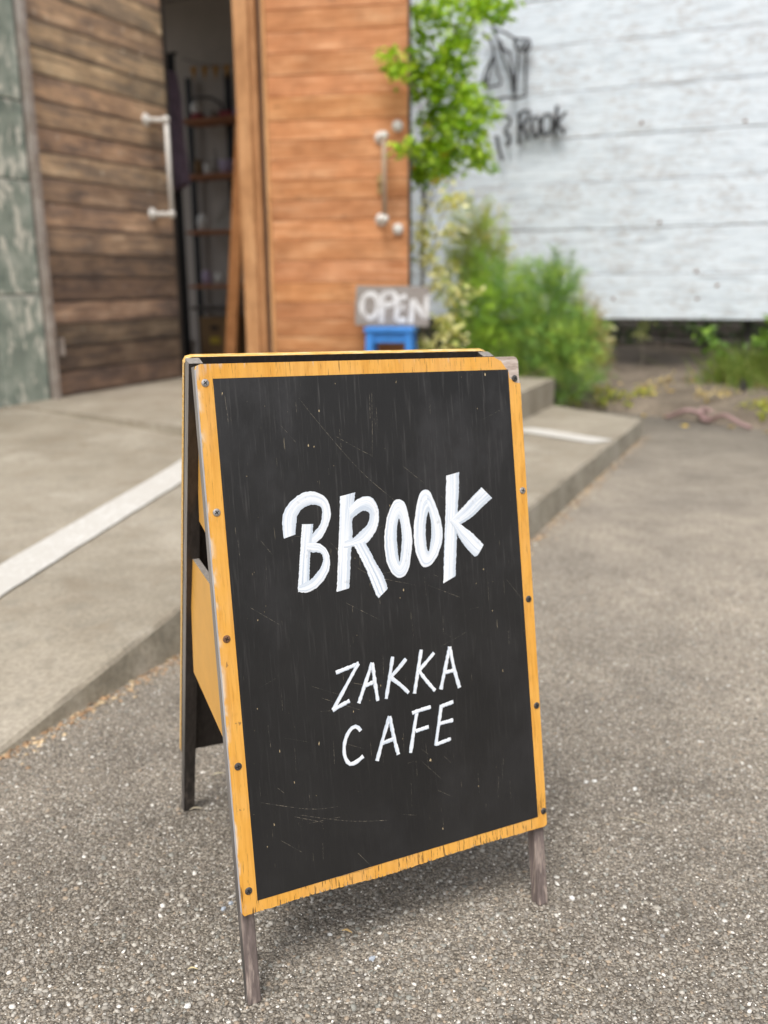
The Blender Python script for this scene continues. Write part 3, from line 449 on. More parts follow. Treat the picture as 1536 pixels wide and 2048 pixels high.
# exposed aggregate: real stones bound in the asphalt near the sign
rs = np.random.default_rng(7)
ico = bmesh.new(); bmesh.ops.create_icosphere(ico, subdivisions=1, radius=1.0); IV = np.array([v.co[:] for v in ico.verts]); IF = np.array([[v.index for v in f.verts] for f in ico.faces]); ico.free()
def stones(n, region, smin, smax, cols, flat=(0.35, 0.7), sink=0.35, on=None):
    pos = []
    while len(pos) < n:
        x, y = region(); z = gz(x, y) if on is None else on(x, y)
        if z is not None: pos.append((x, y, z))
    pos = np.array(pos); m = len(IV); s = smin + (smax - smin) * rs.random(n) ** 2.2
    V = np.repeat(IV[None], n, 0) * (1 + rs.uniform(-.28, .28, (n, m, 1)))
    V *= np.stack([s * rs.uniform(.7, 1.2, n), s * rs.uniform(.7, 1.2, n), s * rs.uniform(*flat, n)], 1)[:, None, :]
    an = rs.uniform(0, 6.283, n); ca, sa = np.cos(an), np.sin(an); tl = rs.normal(0, .35, n)
    x, y, z = V[..., 0].copy(), V[..., 1].copy(), V[..., 2].copy(); z = z + x * np.sin(tl)[:, None]
    V[..., 0] = x * ca[:, None] - y * sa[:, None]; V[..., 1] = x * sa[:, None] + y * ca[:, None]; V[..., 2] = z
    V += pos[:, None, :]; V[..., 2] += (s * sink * rs.uniform(-.9, .6, n))[:, None]
    T = IF[None] + (np.arange(n) * m)[:, None, None]; C = np.ones((n, m, 4)); ci = rs.choice(len(cols), n, p=[c[1] for c in cols])
    C[..., :3] = (np.array([c[0] for c in cols])[ci] * rs.uniform(.84, 1.32, (n, 1)))[:, None, :]
    return V.reshape(-1, 3), T.reshape(-1, 3), C.reshape(-1, 4)
def in_slab(x, y):
    a = WV.x * x + WV.y * y; b = EV.x * x + EV.y * y
    return (a < -1.28 and b < 2.5) or (a < -0.78 and b >= 2.46)
def region():
    while True:
        y = 0.78 + 2.1 * rs.random() ** 1.7; x = rs.uniform(-.62, .62) * y
        if not in_slab(x, y): return x, y
AGG = [((0.16, 0.143, 0.12), .17), ((0.245, 0.22, 0.187), .33), ((0.33, 0.30, 0.255), .25), ((0.26, 0.255, 0.225), .07), ((0.44, 0.41, 0.36), .08), ((0.34, 0.27, 0.20), .06), ((0.66, 0.63, 0.58), .04)]
V, T, C = stones(60000, region, 0.0012, 0.0045, AGG)
tag(link('asphalt_aggregate', npmesh('asphalt_aggregate', V, T, M['stone'], C), ground), kind='stuff')
def region2():
    while True:
        y = 0.8 + 1.5 * rs.random() ** 1.5; x = rs.uniform(-.62, .62) * y
        if not in_slab(x, y): return x, y
V, T, C = stones(13000, region2, 0.0007, 0.0019, [((0.85, 0.82, 0.76), .55), ((0.07, 0.06, 0.05), .25), ((0.6, 0.56, 0.5), .2)], sink=1.1)
tag(link('asphalt_chips', npmesh('asphalt_chips', V, T, M['stone'], C), ground), kind='stuff')
# loose grit and dry plant crumbs gathered along the foot of the kerb
def grit():
    while True:
        if rs.random() < .5: a, b = -1.285 + abs(rs.normal(0, .025)), rs.uniform(1.05, 2.45)
        else: a, b = -0.785 + abs(rs.normal(0, .028)), rs.uniform(2.6, 5.8)
        p = AB(a, b, 0); return p.x, p.y
V, T, C = stones(2600, grit, 0.002, 0.009, [((0.42, 0.26, 0.14), .35), ((0.55, 0.42, 0.26), .3), ((0.30, 0.20, 0.12), .25), ((0.5, 0.48, 0.42), .1)], flat=(.15, .35))
tag(link('leaf_litter', npmesh('leaf_litter', V, T, M['stone'], C)), 'orange brown leaf crumbs gathered along the foot of the kerb', kind='stuff')

# ------------------------------------------------------------------ left wing: green panels, trim post, plank door
SIDE = frame(AB(-3.94, 4.20, 0.16), EV)          # local x along the wall (away), -y towards the entrance
def prismbox(L, T, H, c): return MB().box(0, L, 0, T, 0, H, c)
_cache = {}
def piece(name, L, T, H, mat, parent, loc, color=None, c=0.006, rot=None):
    k = (round(L, 3), round(T, 3), round(H, 3), mat.name, c)
    if k not in _cache: mb_ = prismbox(L, T, H, c); _cache[k] = mesh(name, mb_.V, mb_.F, mat)
    o = link(name, _cache[k], parent); o.matrix_local = Matrix.Translation(loc) @ (rot or Matrix())
    if color: o.color = (*color, 1)
    return o
gw = thing('green_wall', SIDE, 'sage green panelled wall with flaking pale paint left of the weathered door', 'wall')
zs = [-0.02, 0.64, 1.25, 1.66, 2.30, 2.95]
for j in range(5):
    off = [0.0, -0.13, -0.05, -0.17, 0.0][j]; x = -0.02
    cuts = [-0.005, -0.36 + off, -0.80 + off, -1.25, -1.75, -2.3]
    for x1, x0 in zip(cuts, cuts[1:]):
        piece('panel', x1 - x0 - 0.008, 0.03, zs[j + 1] - zs[j] - 0.008, M['green'], gw, (x0, rng.uniform(0, .006), zs[j]), c=0.004)
MB().box(-2.4, 0.0, 0.032, 0.16, -0.06, 3.0).build('wall_core', M['plaster_dark'], gw)
tp = thing('trim_post', frame(AB(-3.94, 4.205, 0.17), EV), 'narrow grey timber post between the green panels and the plank door', 'post')
MB().box(0, 0.036, -0.035, 0.10, 0, 3.0, 0.005).build('post_face', M['trim_wood'], tp, Matrix()).matrix_local = Matrix()
MB().box(0.038, 0.062, -0.012, 0.10, 0, 3.0, 0.004).build('post_strip', M['trim_wood'], tp)
dd = thing('plank_door', frame(AB(-3.94, 4.275, 0.19), EV), 'weathered dark brown plank door with a white pipe handle', 'door')
L = 1.22; zc = 0.015; n = 0; prs = random.Random(11)
while zc < 2.85:
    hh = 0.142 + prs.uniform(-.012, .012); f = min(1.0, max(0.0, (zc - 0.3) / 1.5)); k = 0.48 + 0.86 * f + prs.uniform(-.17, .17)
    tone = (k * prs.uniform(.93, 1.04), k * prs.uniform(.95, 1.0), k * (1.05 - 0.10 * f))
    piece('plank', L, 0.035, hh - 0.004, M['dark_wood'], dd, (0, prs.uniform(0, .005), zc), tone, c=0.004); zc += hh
MB().box(0.01, L - 0.01, 0.045, 0.075, 0.02, 2.86).build('door_back', M['old_plank'], dd)
MB().box(0.02, 0.058, -0.010, 0.002, 0.25, 0.355, 0.003).build('hinge_plate', M['trim_wood'], dd)
def pipe_handle(parent, x, z0, z1, stand, dx, mat, mbar=None):
    h = MB()
    for z in (z0, z1):
        h.lathe([(0.038, 0.0), (0.040, 0.004), (0.036, 0.012), (0.020, 0.016), (0.019, 0.030)], 16, M=Matrix.Translation((x, 0, z)) @ Matrix.Rotation(math.pi / 2, 4, 'X'))
        h.lathe([(0.012, 0), (0.022, 0.006), (0.027, 0.02), (0.022, 0.034), (0.012, 0.040)], 12, M=Matrix.Translation((x + dx, -stand + 0.02, z)) @ Matrix.Rotation(math.pi / 2, 4, 'X'))
    hd = h.build('door_handle', mat, parent, smooth=True)
    b = MB(); e = 0.02
    b.tube([(x, -0.012, z0), (x + dx * .5, -stand * .55, z0), (x + dx, -stand, z0)], 0.0145, 10); b.tube([(x, -0.012, z1), (x + dx * .5, -stand * .55, z1), (x + dx, -stand, z1)], 0.0145, 10)
    b.tube([(x + dx, -stand, z0 - .012), (x + dx, -stand, z1 + .012)], 0.0155, 10); b.build('handle_bar', mbar or mat, hd, smooth=True)
    return hd
pipe_handle(dd, 0.99, 1.105, 1.685, 0.115, 0.06, M['pipe'])
# plain mass behind the left wing
lw = thing('left_wing', frame(AB(-4.2, 3.0, 0), EV), 'dim plastered wing standing behind the green wall', 'building')
MB().box(-1.2, 2.46, 0.02, 0.12, -0.2, 3.1).build('wall', M['plaster_dark'], lw)

# ------------------------------------------------------------------ entrance: shop room, jamb, orange door
shop = thing('shop_building', frame(AB(-3.46, 5.5, PORCH_Z), WV), 'dim shop room seen through the open doorway', 'building')   # local x right, y inwards
# room: x -2.35..0.28 , y 0.02..1.85
MB().box(-2.4, 0.36, 0.0, 1.95, -0.10, 0.0).build('floor', M['floor_wood'], shop)
MB().box(-2.4, 0.36, 1.86, 1.95, 0.0, 3.0).build('wall', M['plaster'], shop)
MB().box(-2.45, -2.35, 0.0, 1.86, 0.0, 0.12).build('wall', M['plaster'], shop)  # unseen left wall kept low, opened up to let daylight into the room
MB().box(0.26, 0.36, 0.07, 1.86, 0.0, 3.0).build('wall', M['plaster'], shop)
MB().box(-2.35, -0.50, -0.02, 0.06, 0.0, 3.0).build('wall', M['old_plank'], shop)
MB().box(-2.4, 0.36, 0.0, 1.95, 3.0, 3.08).build('ceiling', M['plaster_dark'], shop)
MB().box(-0.5, 0.36, -0.02, 0.06, 2.78, 3.0).build('lintel', M['jamb_wood'], shop)
jm = thing('door_jamb', frame(AB(-3.46, 5.48, PORCH_Z), WV), 'orange stained timber jamb between the dark doorway and the orange door', 'door frame')
RZ = Matrix.Rotation(-math.pi / 2, 4, 'Y')        # length along z
def upright(name, x, y, w, d, h, mat, parent, color=(1, 1, 1), z=0.0):
    return piece(name, h, d, w, mat, parent, (x + w, y, z), color, 0.004, RZ)
upright('jamb_board', 0.073, -0.01, 0.104, 0.12, 2.82, M['jamb_wood'], jm, (1.0, 1.0, 1.0))
upright('jamb_strip', 0.180, 0.012, 0.036, 0.09, 2.82, M['jamb_wood'], jm, (0.85, 0.82, 0.80))
upright('jamb_stop', 0.219, 0.055, 0.028, 0.05, 2.82, M['old_plank'], jm)
D_AZ = -0.161
DM = frame(AB(-3.20, 5.5, PORCH_Z), (math.cos(D_AZ), math.sin(D_AZ), 0))
od = thing('orange_door', DM, 'orange stained horizontal plank door with a worn pipe handle', 'door')
zc = 0.012; prs = random.Random(5); zt = [0.30, 0.41, 0.52, 0.65, 0.786, 0.918, 1.043, 1.166, 1.288, 1.409, 1.529, 1.647, 1.788, 1.91, 2.038, 2.16, 2.285, 2.41, 2.535, 2.66, 2.78]
for z0, z1 in zip([0.012, 0.10, 0.20] + zt, [0.10, 0.20] + zt):
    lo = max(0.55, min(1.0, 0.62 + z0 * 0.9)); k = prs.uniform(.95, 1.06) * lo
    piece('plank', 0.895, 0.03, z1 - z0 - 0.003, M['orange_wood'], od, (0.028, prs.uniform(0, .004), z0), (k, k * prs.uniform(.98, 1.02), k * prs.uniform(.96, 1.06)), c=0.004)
upright('door_edge', 0.0, -0.006, 0.026, 0.06, 2.78, M['jamb_wood'], od, (1.12, 1.1, 1.0)); upright('door_edge', 0.925, 0.0, 0.012, 0.06, 2.78, M['old_plank'], od)
MB().box(0.03, 0.92, 0.037, 0.06, 0.01, 2.78).build('door_back', M['old_plank'], od)
pipe_handle(od, 0.752, 1.035, 1.525, 0.10, 0.035, M['pipe'], M['pipe_worn'])
for z in (0.975, 1.59):
    MB().lathe([(0.033, 0), (0.036, 0.006), (0.030, 0.022), (0.014, 0.030)], 18, M=Matrix.Translation((0.858, 0.0, z)) @ Matrix.Rotation(math.pi / 2, 4, 'X')).build('bolt_cap', M['pipe'], od, smooth=True)
lk = MB().box(0.730, 0.762, -0.012, 0.002, 1.19, 1.31, 0.004); lk.lathe([(0.016, 0), (0.016, 0.02), (0.008, 0.028)], 14, M=Matrix.Translation((0.746, -0.01, 1.26)) @ Matrix.Rotation(math.pi / 2, 4, 'X')); lk.build('lock', M['brass'], od)

# ------------------------------------------------------------------ inside the doorway
RM = shop.matrix_world
def IN(a, b, z): return frame(AB(a, b, z), WV)
# shelves hang on black uprights on the back wall
sh = thing('wall_shelving', IN(-4.95, 7.31, PORCH_Z + .02), 'brown wooden shelves on black uprights inside the doorway', 'shelf')
for z in (0.585, 1.042, 1.50, 1.945): piece('shelf', 0.95, 0.26, 0.03, M['shelf_wood'], sh, (0.04, -0.28, z))
piece('shelf', 0.95, 0.26, 0.03, M['old_plank'], sh, (0.04, -0.28, 0.40))
for x in (-0.06, 0.34, 0.80): MB().box(x, x + 0.05, -0.035, 0.0, 0.0, 2.35).build('upright', M['black'], sh)
def put(name, x, y, z, mb_, mat, label, cat, group=None, rz=0, smooth=True):
    P = AB(-4.95, 7.31, PORCH_Z + .02) + WV * x + EV * y + Vector((0, 0, z)); o = mb_.build(name, mat, smooth=smooth); o.matrix_world = frame(P, WV) @ Matrix.Rotation(rz, 4, 'Z'); return tag(o, label, cat, group)
put('mug', 0.21, -0.15, 1.532, MB().lathe([(0.030, 0), (0.034, 0.01), (0.036, 0.09), (0.033, 0.092), (0.030, 0.02)], 14).tube([(0.034, 0, .07), (.058, 0, .065), (.058, 0, .03), (.034, 0, .02)], .006, 6), M['white_cer'], 'cream mug on the second shelf beside the pale bottle', 'mug')
put('bottle', 0.29, -0.16, 1.532, MB().lathe([(0.030, 0), (0.032, 0.10), (0.026, 0.13), (0.014, 0.15), (0.013, 0.20), (0.016, 0.205)], 14), M['grey_cloth'], 'pale bottle on the second shelf beside the cream mug', 'bottle')
put('bowl', 0.40, -0.15, 1.532, MB().lathe([(0.03, 0), (0.055, 0.03), (0.07, 0.11), (0.066, 0.112), (0.05, 0.03)], 16), M['lilac'], 'lilac bowl in the middle of the second shelf', 'bowl')
put('jar', 0.53, -0.14, 1.532, MB().lathe([(0.04, 0), (0.042, 0.10), (0.036, 0.12), (0.038, 0.14)], 14), M['lilac'], 'lilac jar near the jamb on the second shelf', 'jar')
put('cup', 0.27, -0.15, 0.617, MB().lathe([(0.028, 0), (0.034, 0.03), (0.038, 0.10), (0.034, 0.10), (0.030, 0.02)], 14), M['white_cer'], 'small white cup on the lowest brown shelf', 'cup')
put('storage_box', 0.38, -0.22, 0.617, MB().box(0, 0.20, 0, 0.15, 0, 0.12, .004), M['grey_cloth'], 'grey box beside the white cup on the lowest brown shelf', 'box', smooth=False)
for nm, x, z, r, hh, mt, lab in [('tin', 0.12, 1.532, .034, .13, 'card', 'brown tin at the left end of the second shelf'), ('teapot', 0.14, 1.977 + .05, .055, .09, 'white_cer', 'white lidded pot standing on the red cloth of the top shelf'), ('vase', 0.62, 1.977, .04, .17, 'grey_cloth', 'pale grey vase at the right end of the top shelf'), ('jug', 0.14, 1.075, .05, .14, 'white_cer', 'white jug left of the slumped bag on the third shelf'), ('canister', 0.15, 0.617, .045, .12, 'lilac', 'lilac canister left of the small white cup'), ('planter', 0.66, 0.617, .06, .12, 'white_cer', 'white planter right of the grey box on the lowest brown shelf')]:
    put(nm, x, -0.16, z, MB().lathe([(r * .8, 0), (r, hh * .25), (r * .95, hh * .8), (r * .6, hh), (r * .55, hh * 1.02)], 14), M[mt], lab, nm)
def cloth_bag():
    m = MB(); P = [(0.0, 0.0), (0.30, 0.0), (0.29, 0.07), (0.24, 0.13), (0.19, 0.165), (0.13, 0.175), (0.07, 0.12), (0.02, 0.05)]
    m.prism(P, 0.0, 0.16, lambda u, v, d: (u, d + 0.02 * math.sin(u * 30), v)); m.tube([(0.08, .08, .12), (.11, .08, .23), (.17, .08, .24), (.20, .08, .15)], .008, 6); return m
put('cloth_bag', 0.28, -0.25, 1.075, cloth_bag(), M['grey_cloth'], 'slumped grey cloth bag on the third shelf', 'bag', smooth=False)
for i, (x, w, c_) in enumerate([(0.12, .09, 'red_cloth'), (0.26, .07, 'grey_cloth'), (0.40, .10, 'red_cloth'), (0.54, .08, 'lilac')]):
    put('folded_cloth', x, -0.24, 1.977, MB().box(0, w, 0, .16, 0, .022, .006).box(.004, w - .004, .004, .15, .023, .045 + .012 * (i % 2), .006), M[c_], ['folded dark red cloth at the left end of the top shelf', 'folded grey cloth on the top shelf', 'folded red cloth in the middle of the top shelf', 'folded lilac cloth near the jamb on the top shelf'][i], 'cloth', 'folded cloths on the top shelf', smooth=False)
put('arched_lamp', 0.05, -0.10, 1.977, MB().tube([(0, 0, 0), (0.0, 0, .19), (.06, 0, .20), (.20, 0, .18), (.29, 0, .13), (.31, 0, .05)], .011, 8).lathe([(.045, 0), (.045, .012), (.012, .016)], 14), M['black'], 'thin black arched lamp stem on the top shelf', 'lamp')
cb = thing('crate_box', IN(-4.80, 7.0, PORCH_Z), 'brown cardboard box with a hand hole below the shelves', 'box')
MB().box(0, 0.30, 0, 0.25, 0, 0.36, .005).build('carton', M['card'], cb); MB().box(0.11, 0.19, -0.004, 0.004, 0.25, 0.285, .0015).build('hand_hole', M['black'], cb); MB().box(0.10, 0.20, -0.004, 0.003, 0.13, 0.19).build('paper_label', M['yel_label'], cb)
put('flower_pot', 0.02, -0.35, -0.02, MB().lathe([(0.05, 0), (0.075, 0.10), (0.085, 0.16), (0.075, 0.165), (0.06, 0.05)], 16), M['grey_cloth'], 'grey flower pot on the shop floor beside the cardboard box', 'pot')
def hanging():
    m = MB(); P = [(0, 0), (.05, -.02), (.12, 0), (.16, .03), (.14, .35), (.12, .62), (.09, .80), (.06, .80), (.03, .6), (.01, .3)]
    return m.prism(P, 0, .09, lambda u, v, d: (u, d + .015 * math.sin(v * 14 + u * 40), v))
put('hanging_garment', 0.575, -1.28, 1.32, hanging(), M['purple_cloth'], 'dark purple garment hanging behind the dark door edge', 'garment', smooth=False)
bt = thing('bunting', IN(-4.95, 7.25, PORCH_Z + 2.42), 'dim string of ochre pennants across the back of the shop', 'bunting')
MB().tube([(-.05, 0, .10), (.2, 0, .02), (.45, 0, 0.0), (.75, 0, .09)], .004, 5).build('cord', M['black'], bt)
for k in range(6):
    x = 0.06 + k * .11; zt_ = .03 - .02 * math.sin((x) * 4); MB().prism([(0, 0), (.035, -.11), (.07, 0)][::-1], 0, .003, lambda u, v, d: (x - .035 + u, -.006 + d, zt_ + v)).build('pennant', M['flag'], bt)
m = MB(); n_ = 40; V = []  # pleated black sheet added where the doorway holds only dark void
for k in range(n_ + 1):
    x = .34 * k / n_; y = .016 * math.sin(k * 1.25)
    V += [(x, y, .03), (x, y * 1.1, 1.0), (x * .98 + .004, y * .8, 2.26)]
m.add(V + [(x, y + .006, z) for x, y, z in V], [(k * 3 + q + o_, k * 3 + 3 + q + o_, k * 3 + 4 + q + o_, k * 3 + 1 + q + o_) for o_ in (0, len(V)) for k in range(n_) for q in (0, 1)])
m.tube([(-.05, 0, 2.27), (.36, 0, 2.27)], .01, 8)
o = m.build('dark_void_sheet', M['black'], smooth=True); o.matrix_world = IN(-4.63, 6.12, PORCH_Z); tag(o, 'added black sheet standing in for the dark void inside the doorway behind the plank door', 'dark sheet')
# plank leaning just inside the jamb
p0, p1 = AB(-3.895, 6.05, PORCH_Z), AB(-3.705, 6.10, 2.15); ax = (p1 - p0).normalized()
lp = MB(); X = (WV - ax * WV.dot(ax)).normalized(); Y = ax.cross(X)
lp.hexa([Vector(Y * y + X * x + ax * z) for z in (0, (p1 - p0).length) for y in (-.02, .02) for x in (-.045, .045)])
o = lp.build('leaning_plank', M['jamb_wood']); o.location = p0; o.color = (.75, .62, .5, 1); tag(o, 'orange brown plank leaning inside the doorway against the jamb', 'plank')

# ------------------------------------------------------------------ white plank wall with wire sign
WB = 7.80
ww = thing('white_wall', frame(AB(-0.4, WB, 0.30), WV), 'whitewashed horizontal plank wall standing clear of the soil', 'wall')
zr = [0.540, 0.895, 1.25, 1.605, 1.945, 2.285, 2.63, 2.97, 3.31]; prs = random.Random(8)
for z0, z1 in zip(zr, zr[1:]):
    piece('plank', 5.4, 0.035, z1 - z0 - 0.0035, M['white_wood'], ww, (-3.3, prs.uniform(0, .005), z0 - .30), c=0.004)
for x in (-3.0, -1.2, 0.55, 1.9): MB().box(x, x + .09, 0.05, 0.14, -0.28, 3.0).build('post', M['old_plank'], ww)
for px_, pz_ in [(-0.62, 1.28), (-0.32, .905), (-0.16, .80), (-0.80, 2.02), (-0.05, 1.98), (-0.95, .70), (-0.30, .70)]:
    MB().lathe([(.014, 0), (.012, .004), (.004, .005)], 10, M=Matrix.Translation((px_ + .0, -.0, pz_ - .30)) @ Matrix.Rotation(math.pi / 2, 4, 'X')).build('nail', M['rust'], ww)
# wire drawing and lettering, bent from black iron, standing off the wall
wl = thing('wire_sign', frame(AB(0, WB - .07, 0), WV), 'black bent iron wire drawing above BROOK lettering on the white wall', 'wall sign')
m = MB()
for Ls in DATA['LOGO']: m.tube([(x, rng.uniform(-.008, .008), z) for x, z in spline(Ls, 18)], 0.0100, 6)
for q in [(DATA['LOGO'][6][0]), DATA['LOGO'][0][5]]: m.tube([(q[0], 0, q[1]), (q[0], .075, q[1])], .006, 6)
m.build('wire_drawing', M['wire'], wl, smooth=True)
for ch, sts in DATA['WIRE']:
    m = MB()
    for st in sts: m.tube([(x, rng.uniform(-.004, .004), z) for x, z in spline(st, 14)], 0.0138, 6)
    x, z = sts[0][0]; m.tube([(x, 0, z), (x, .075, z)], .006, 6); m.build('letter', M['wire'], wl, smooth=True)
# dark boards and stone behind the gap under the wall
bk = thing('dark_fence', frame(AB(-0.4, 9.6, 0.1), WV), 'dark old board fence in the shade under the white wall', 'fence')
for k in range(9): piece('board', 6.2, 0.03, 0.155, M['old_plank'], bk, (-3.6, prs.uniform(0, .01), -0.15 + k * .16))
# ------------------------------------------------------------------ blue stool and OPEN board
sm = DM @ Matrix.Translation((0.838, -0.18, 0))
st = thing('stool', sm, 'small blue painted wooden stool carrying the OPEN board', 'stool')
MB().box(-.155, .155, -.12, .12, .337, .372, .008).build('seat', M['blue'], st)
for sx, sy in ((-1, -1), (1, -1), (-1, 1), (1, 1)):
    x, y = sx * .122, sy * .088; q = MB(); a_ = .022
    q.hexa([(x * k + i * a_, y * k + j * a_, z) for z, k in ((0, 1.13), (.336, 1.0)) for j in (-1, 1) for i in (-1, 1)]); q.build('leg', M['blue'], st)
for sy in (-1, 1): MB().box(-.10, .10, sy * .088 - .009, sy * .088 + .009, .275, .336, .003).build('apron', M['blue'], st)
for sx in (-1, 1): MB().box(sx * .122 - .009, sx * .122 + .009, -.066, .066, .275, .336, .003).build('apron', M['blue'], st)
for sx in (-1, 1): MB().box(sx * .128 - .008, sx * .128 + .008, -.07, .07, .12, .145, .003).build('stretcher', M['blue'], st)
LEAN = rad(8)
om = DM @ Matrix.Translation((0.835, -0.16, 0.374)) @ Matrix.Rotation(-LEAN, 4, 'X') @ Matrix.Rotation(rad(0.8), 4, 'Y')
op = thing('open_board', om, 'grey weathered board with OPEN painted in white, standing on the blue stool', 'sign')
q = MB(); prs = random.Random(4)
out = [(-.235, 0), (-.1, -.003), (.05, 0), (.238, -.004), (.240, .12), (.236, .246), (.08, .249), (-.09, .246), (-.232, .250), (-.238, .13)]
q.prism(out, 0.0, 0.022, lambda u, v, d: (u, d, v + .004)); q.build('board', M['sign_grey'], op)
def ribbon(paths, half, fn, n=24, jit=0.0, across=5, d0=-.0005, d1=-.0012, seed=0):
    """flat brush strokes with a slightly raised middle; fn(u,v,d)->xyz"""
    r_ = random.Random(seed); V, F, UV = [], [], []
    for P in paths:
        P = spline(P, n); k = len(V); ln = 0.0
        for i, p in enumerate(P):
            tt = P[min(i + 1, n - 1)] - P[max(i - 1, 0)]; tt = tt / (np.linalg.norm(tt) + 1e-9); nn = np.array([-tt[1], tt[0]])
            if i: ln += np.linalg.norm(p - P[i - 1])
            w = half * (1 + r_.uniform(-jit, jit))
            for j in range(across):
                f = j / (across - 1); pt = p + nn * w * (1 - 2 * f); d = d0 if j in (0, across - 1) else d1
                V.append(fn(pt[0], pt[1], d)); UV.append((f, ln * 8 + seed * 3.1))
        F += [(k + i * across + j, k + i * across + j + 1, k + (i + 1) * across + j + 1, k + (i + 1) * across + j) for i in range(n - 1) for j in range(across - 1)]
    return V, F, UV
for si, (ch, sts) in enumerate(DATA['OPEN']):
    P = [[(x - 0.835, z - 0.578) for x, z in s_] for s_ in sts]
    V, F, UV = ribbon(P, 0.0165, lambda u, v, d: (u, d * 2, v), 20, .12, seed=si)
    link('letter', mesh('letter', V, F, M['sign_white'], uvs=UV), op)

# ------------------------------------------------------------------ the sandwich board
BM = Matrix(((RV.x, NV.x, ZV.x, O.x), (RV.y, NV.y, ZV.y, O.y), (RV.z, NV.z, ZV.z, O.z), (0, 0, 0, 1)))
sb = thing('sandwich_board', BM, 'yellow framed black sandwich board lettered BROOK ZAKKA CAFE standing on the asphalt', 'sandwich board')
SL, CL = math.sin(0.1837), math.cos(0.1837)
def BF(u, v, d): return (u, v * SL + d * CL, v * CL - d * SL)
prs = random.Random(21)
bot = []; u = 0.003
jag = 0.0
while u < 0.447:
    mid = math.exp(-((u - .17) / .13) ** 2) + .4 * math.exp(-((u - .36) / .05) ** 2)
    base = 0.1125 + 0.0022 * math.sin(u * 23) * mid + prs.uniform(0, .0012)
    if prs.random() < .13 + .25 * mid:
        hgt = prs.uniform(.002, .0055) * (0.4 + mid); w = prs.uniform(.0006, .0016)
        bot += [(u, base), (u + w * .5, base + hgt), (u + w, base + prs.uniform(0, .001))]; u += w + prs.uniform(.0008, .002)
    else:
        bot.append((u, base)); u += prs.uniform(.0012, .004)
outl = [(0.0004, .1165)] + bot + [(.4492, .1148), (.45, .118), (.45, .737), (.4405, .7385), (.4325, .745), (.4318, .753), (.426, .7605), (.4205, .768), (.411, .7725), (.410, .7738), (.006, .7738), (.0015, .772), (0.0, .768)]
q = MB(); q.prism(outl, 0.0, 0.0070, BF); n_ = len(outl)
q.I[0] = 0; q.I[1] = 1
for i in range(n_): q.I[2 + i] = 3 if i > n_ - 14 and i < n_ - 1 and outl[i][1] > .77 else 2
fb = q.build('front_board', [M['yellow'], M['back_inner'], M['ply_edge'], M['ply_top']], sb)
q = MB(); q.prism([(.405, .730), (.4497, .730), (.4497, .767), (.4475, .772), (.443, .7738), (.405, .7738)], 0.0022, 0.0068, BF)
t = NT('bare_pale_wood'); f = t.noise(t.co('Object', scale=(10, 30, 60)), 3, 5, 0.6); g = t.noise(t.co('Object'), 120, 4)
c = t.ramp(f, [(0.32, (0.30, 0.22, 0.18)), (0.5, (0.56, 0.46, 0.40)), (0.68, (0.74, 0.66, 0.60))]); M['bare'] = t.pbr(c, 0.75, t.bump(f, 0.6, 0.002))
tag(q.build('bare_corner', M['bare'], fb), 'chipped bare pale corner of the board')
q = MB(); q.prism([(.0205, .1275), (.4352, .1295), (.4308, .7563), (.0192, .7566)], -0.0004, 0.0006, BF)
panel = q.build('painted_panel', M['black_paint'], fb)
# scratches in the black paint
V, F = [], []
def scratch(P, w, seed):
    r_ = random.Random(seed); k0 = len(V); n = 14; P = spline(P, n)
    for i, p in enumerate(P):
        tt = P[min(i + 1, n - 1)] - P[max(i - 1, 0)]; tt = tt / (np.linalg.norm(tt) + 1e-9); nn = np.array([-tt[1], tt[0]]); ww = w * r_.uniform(.35, 1.0) * (0.15 if i in (0, n - 1) else 1)
        V.append(BF(*(p + nn * ww), -.00052)); V.append(BF(*(p - nn * ww), -.00052))
    F.extend([(k0 + 2 * i, k0 + 2 * i + 1, k0 + 2 * i + 3, k0 + 2 * i + 2) for i in range(n - 1)])
for i, s_ in enumerate(DATA['SCR']): scratch([s_[0], s_[-1]] if len(s_) == 2 else s_, 0.00022, i)
r_ = random.Random(9)
for i in range(70):
    u, v = r_.uniform(.03, .42), r_.uniform(.15, .73)
    if r_.random() < .6: l, an = r_.uniform(.006, .035), math.pi / 2 + r_.uniform(-.05, .05)
    else: l, an = r_.uniform(.006, .045), r_.uniform(-.9, .4)
    p2 = (min(.43, u + l * math.cos(an)), min(.75, v + l * math.sin(an))); scratch([(u, v), p2], r_.uniform(.00010, .00022), 100 + i)
tag(link('scratches', mesh('scratches', V, F, M['scratch']), fb), kind='stuff')
# hand painted letters
def fill_stroke(A_, B_, closed, n, across, seed, jit=.00045):
    r_ = random.Random(seed); L_ = spline(A_, n, closed); R_ = spline(B_, n, closed); V, F, UV = [], [], []; ln = 0
    for i in range(n):
        a_, b_ = np.array(L_[i]), np.array(R_[i]); e_ = (b_ - a_) / (np.linalg.norm(b_ - a_) + 1e-9)
        if not (closed and i == n - 1): ja, jb = r_.uniform(-jit, jit), r_.uniform(-jit, jit)
        if closed and i == n - 1: a_, b_ = np.array(L_[0]), np.array(R_[0])
        else: a_, b_ = a_ + e_ * ja, b_ + e_ * jb
        if i: ln += np.linalg.norm((a_ + b_) / 2 - pm)
        pm = (a_ + b_) / 2
        for j in range(across):
            f = j / (across - 1); p = a_ + (b_ - a_) * f
            V.append(BF(p[0], p[1], -.00052 if j in (0, across - 1) else -.00066)); UV.append((f, ln * 8 + seed * 2.7))
    F = [(i * across + j, (i + 1) * across + j, (i + 1) * across + j + 1, i * across + j + 1) for i in range(n - 1) for j in range(across - 1)]
    return V, F, UV
k = 0
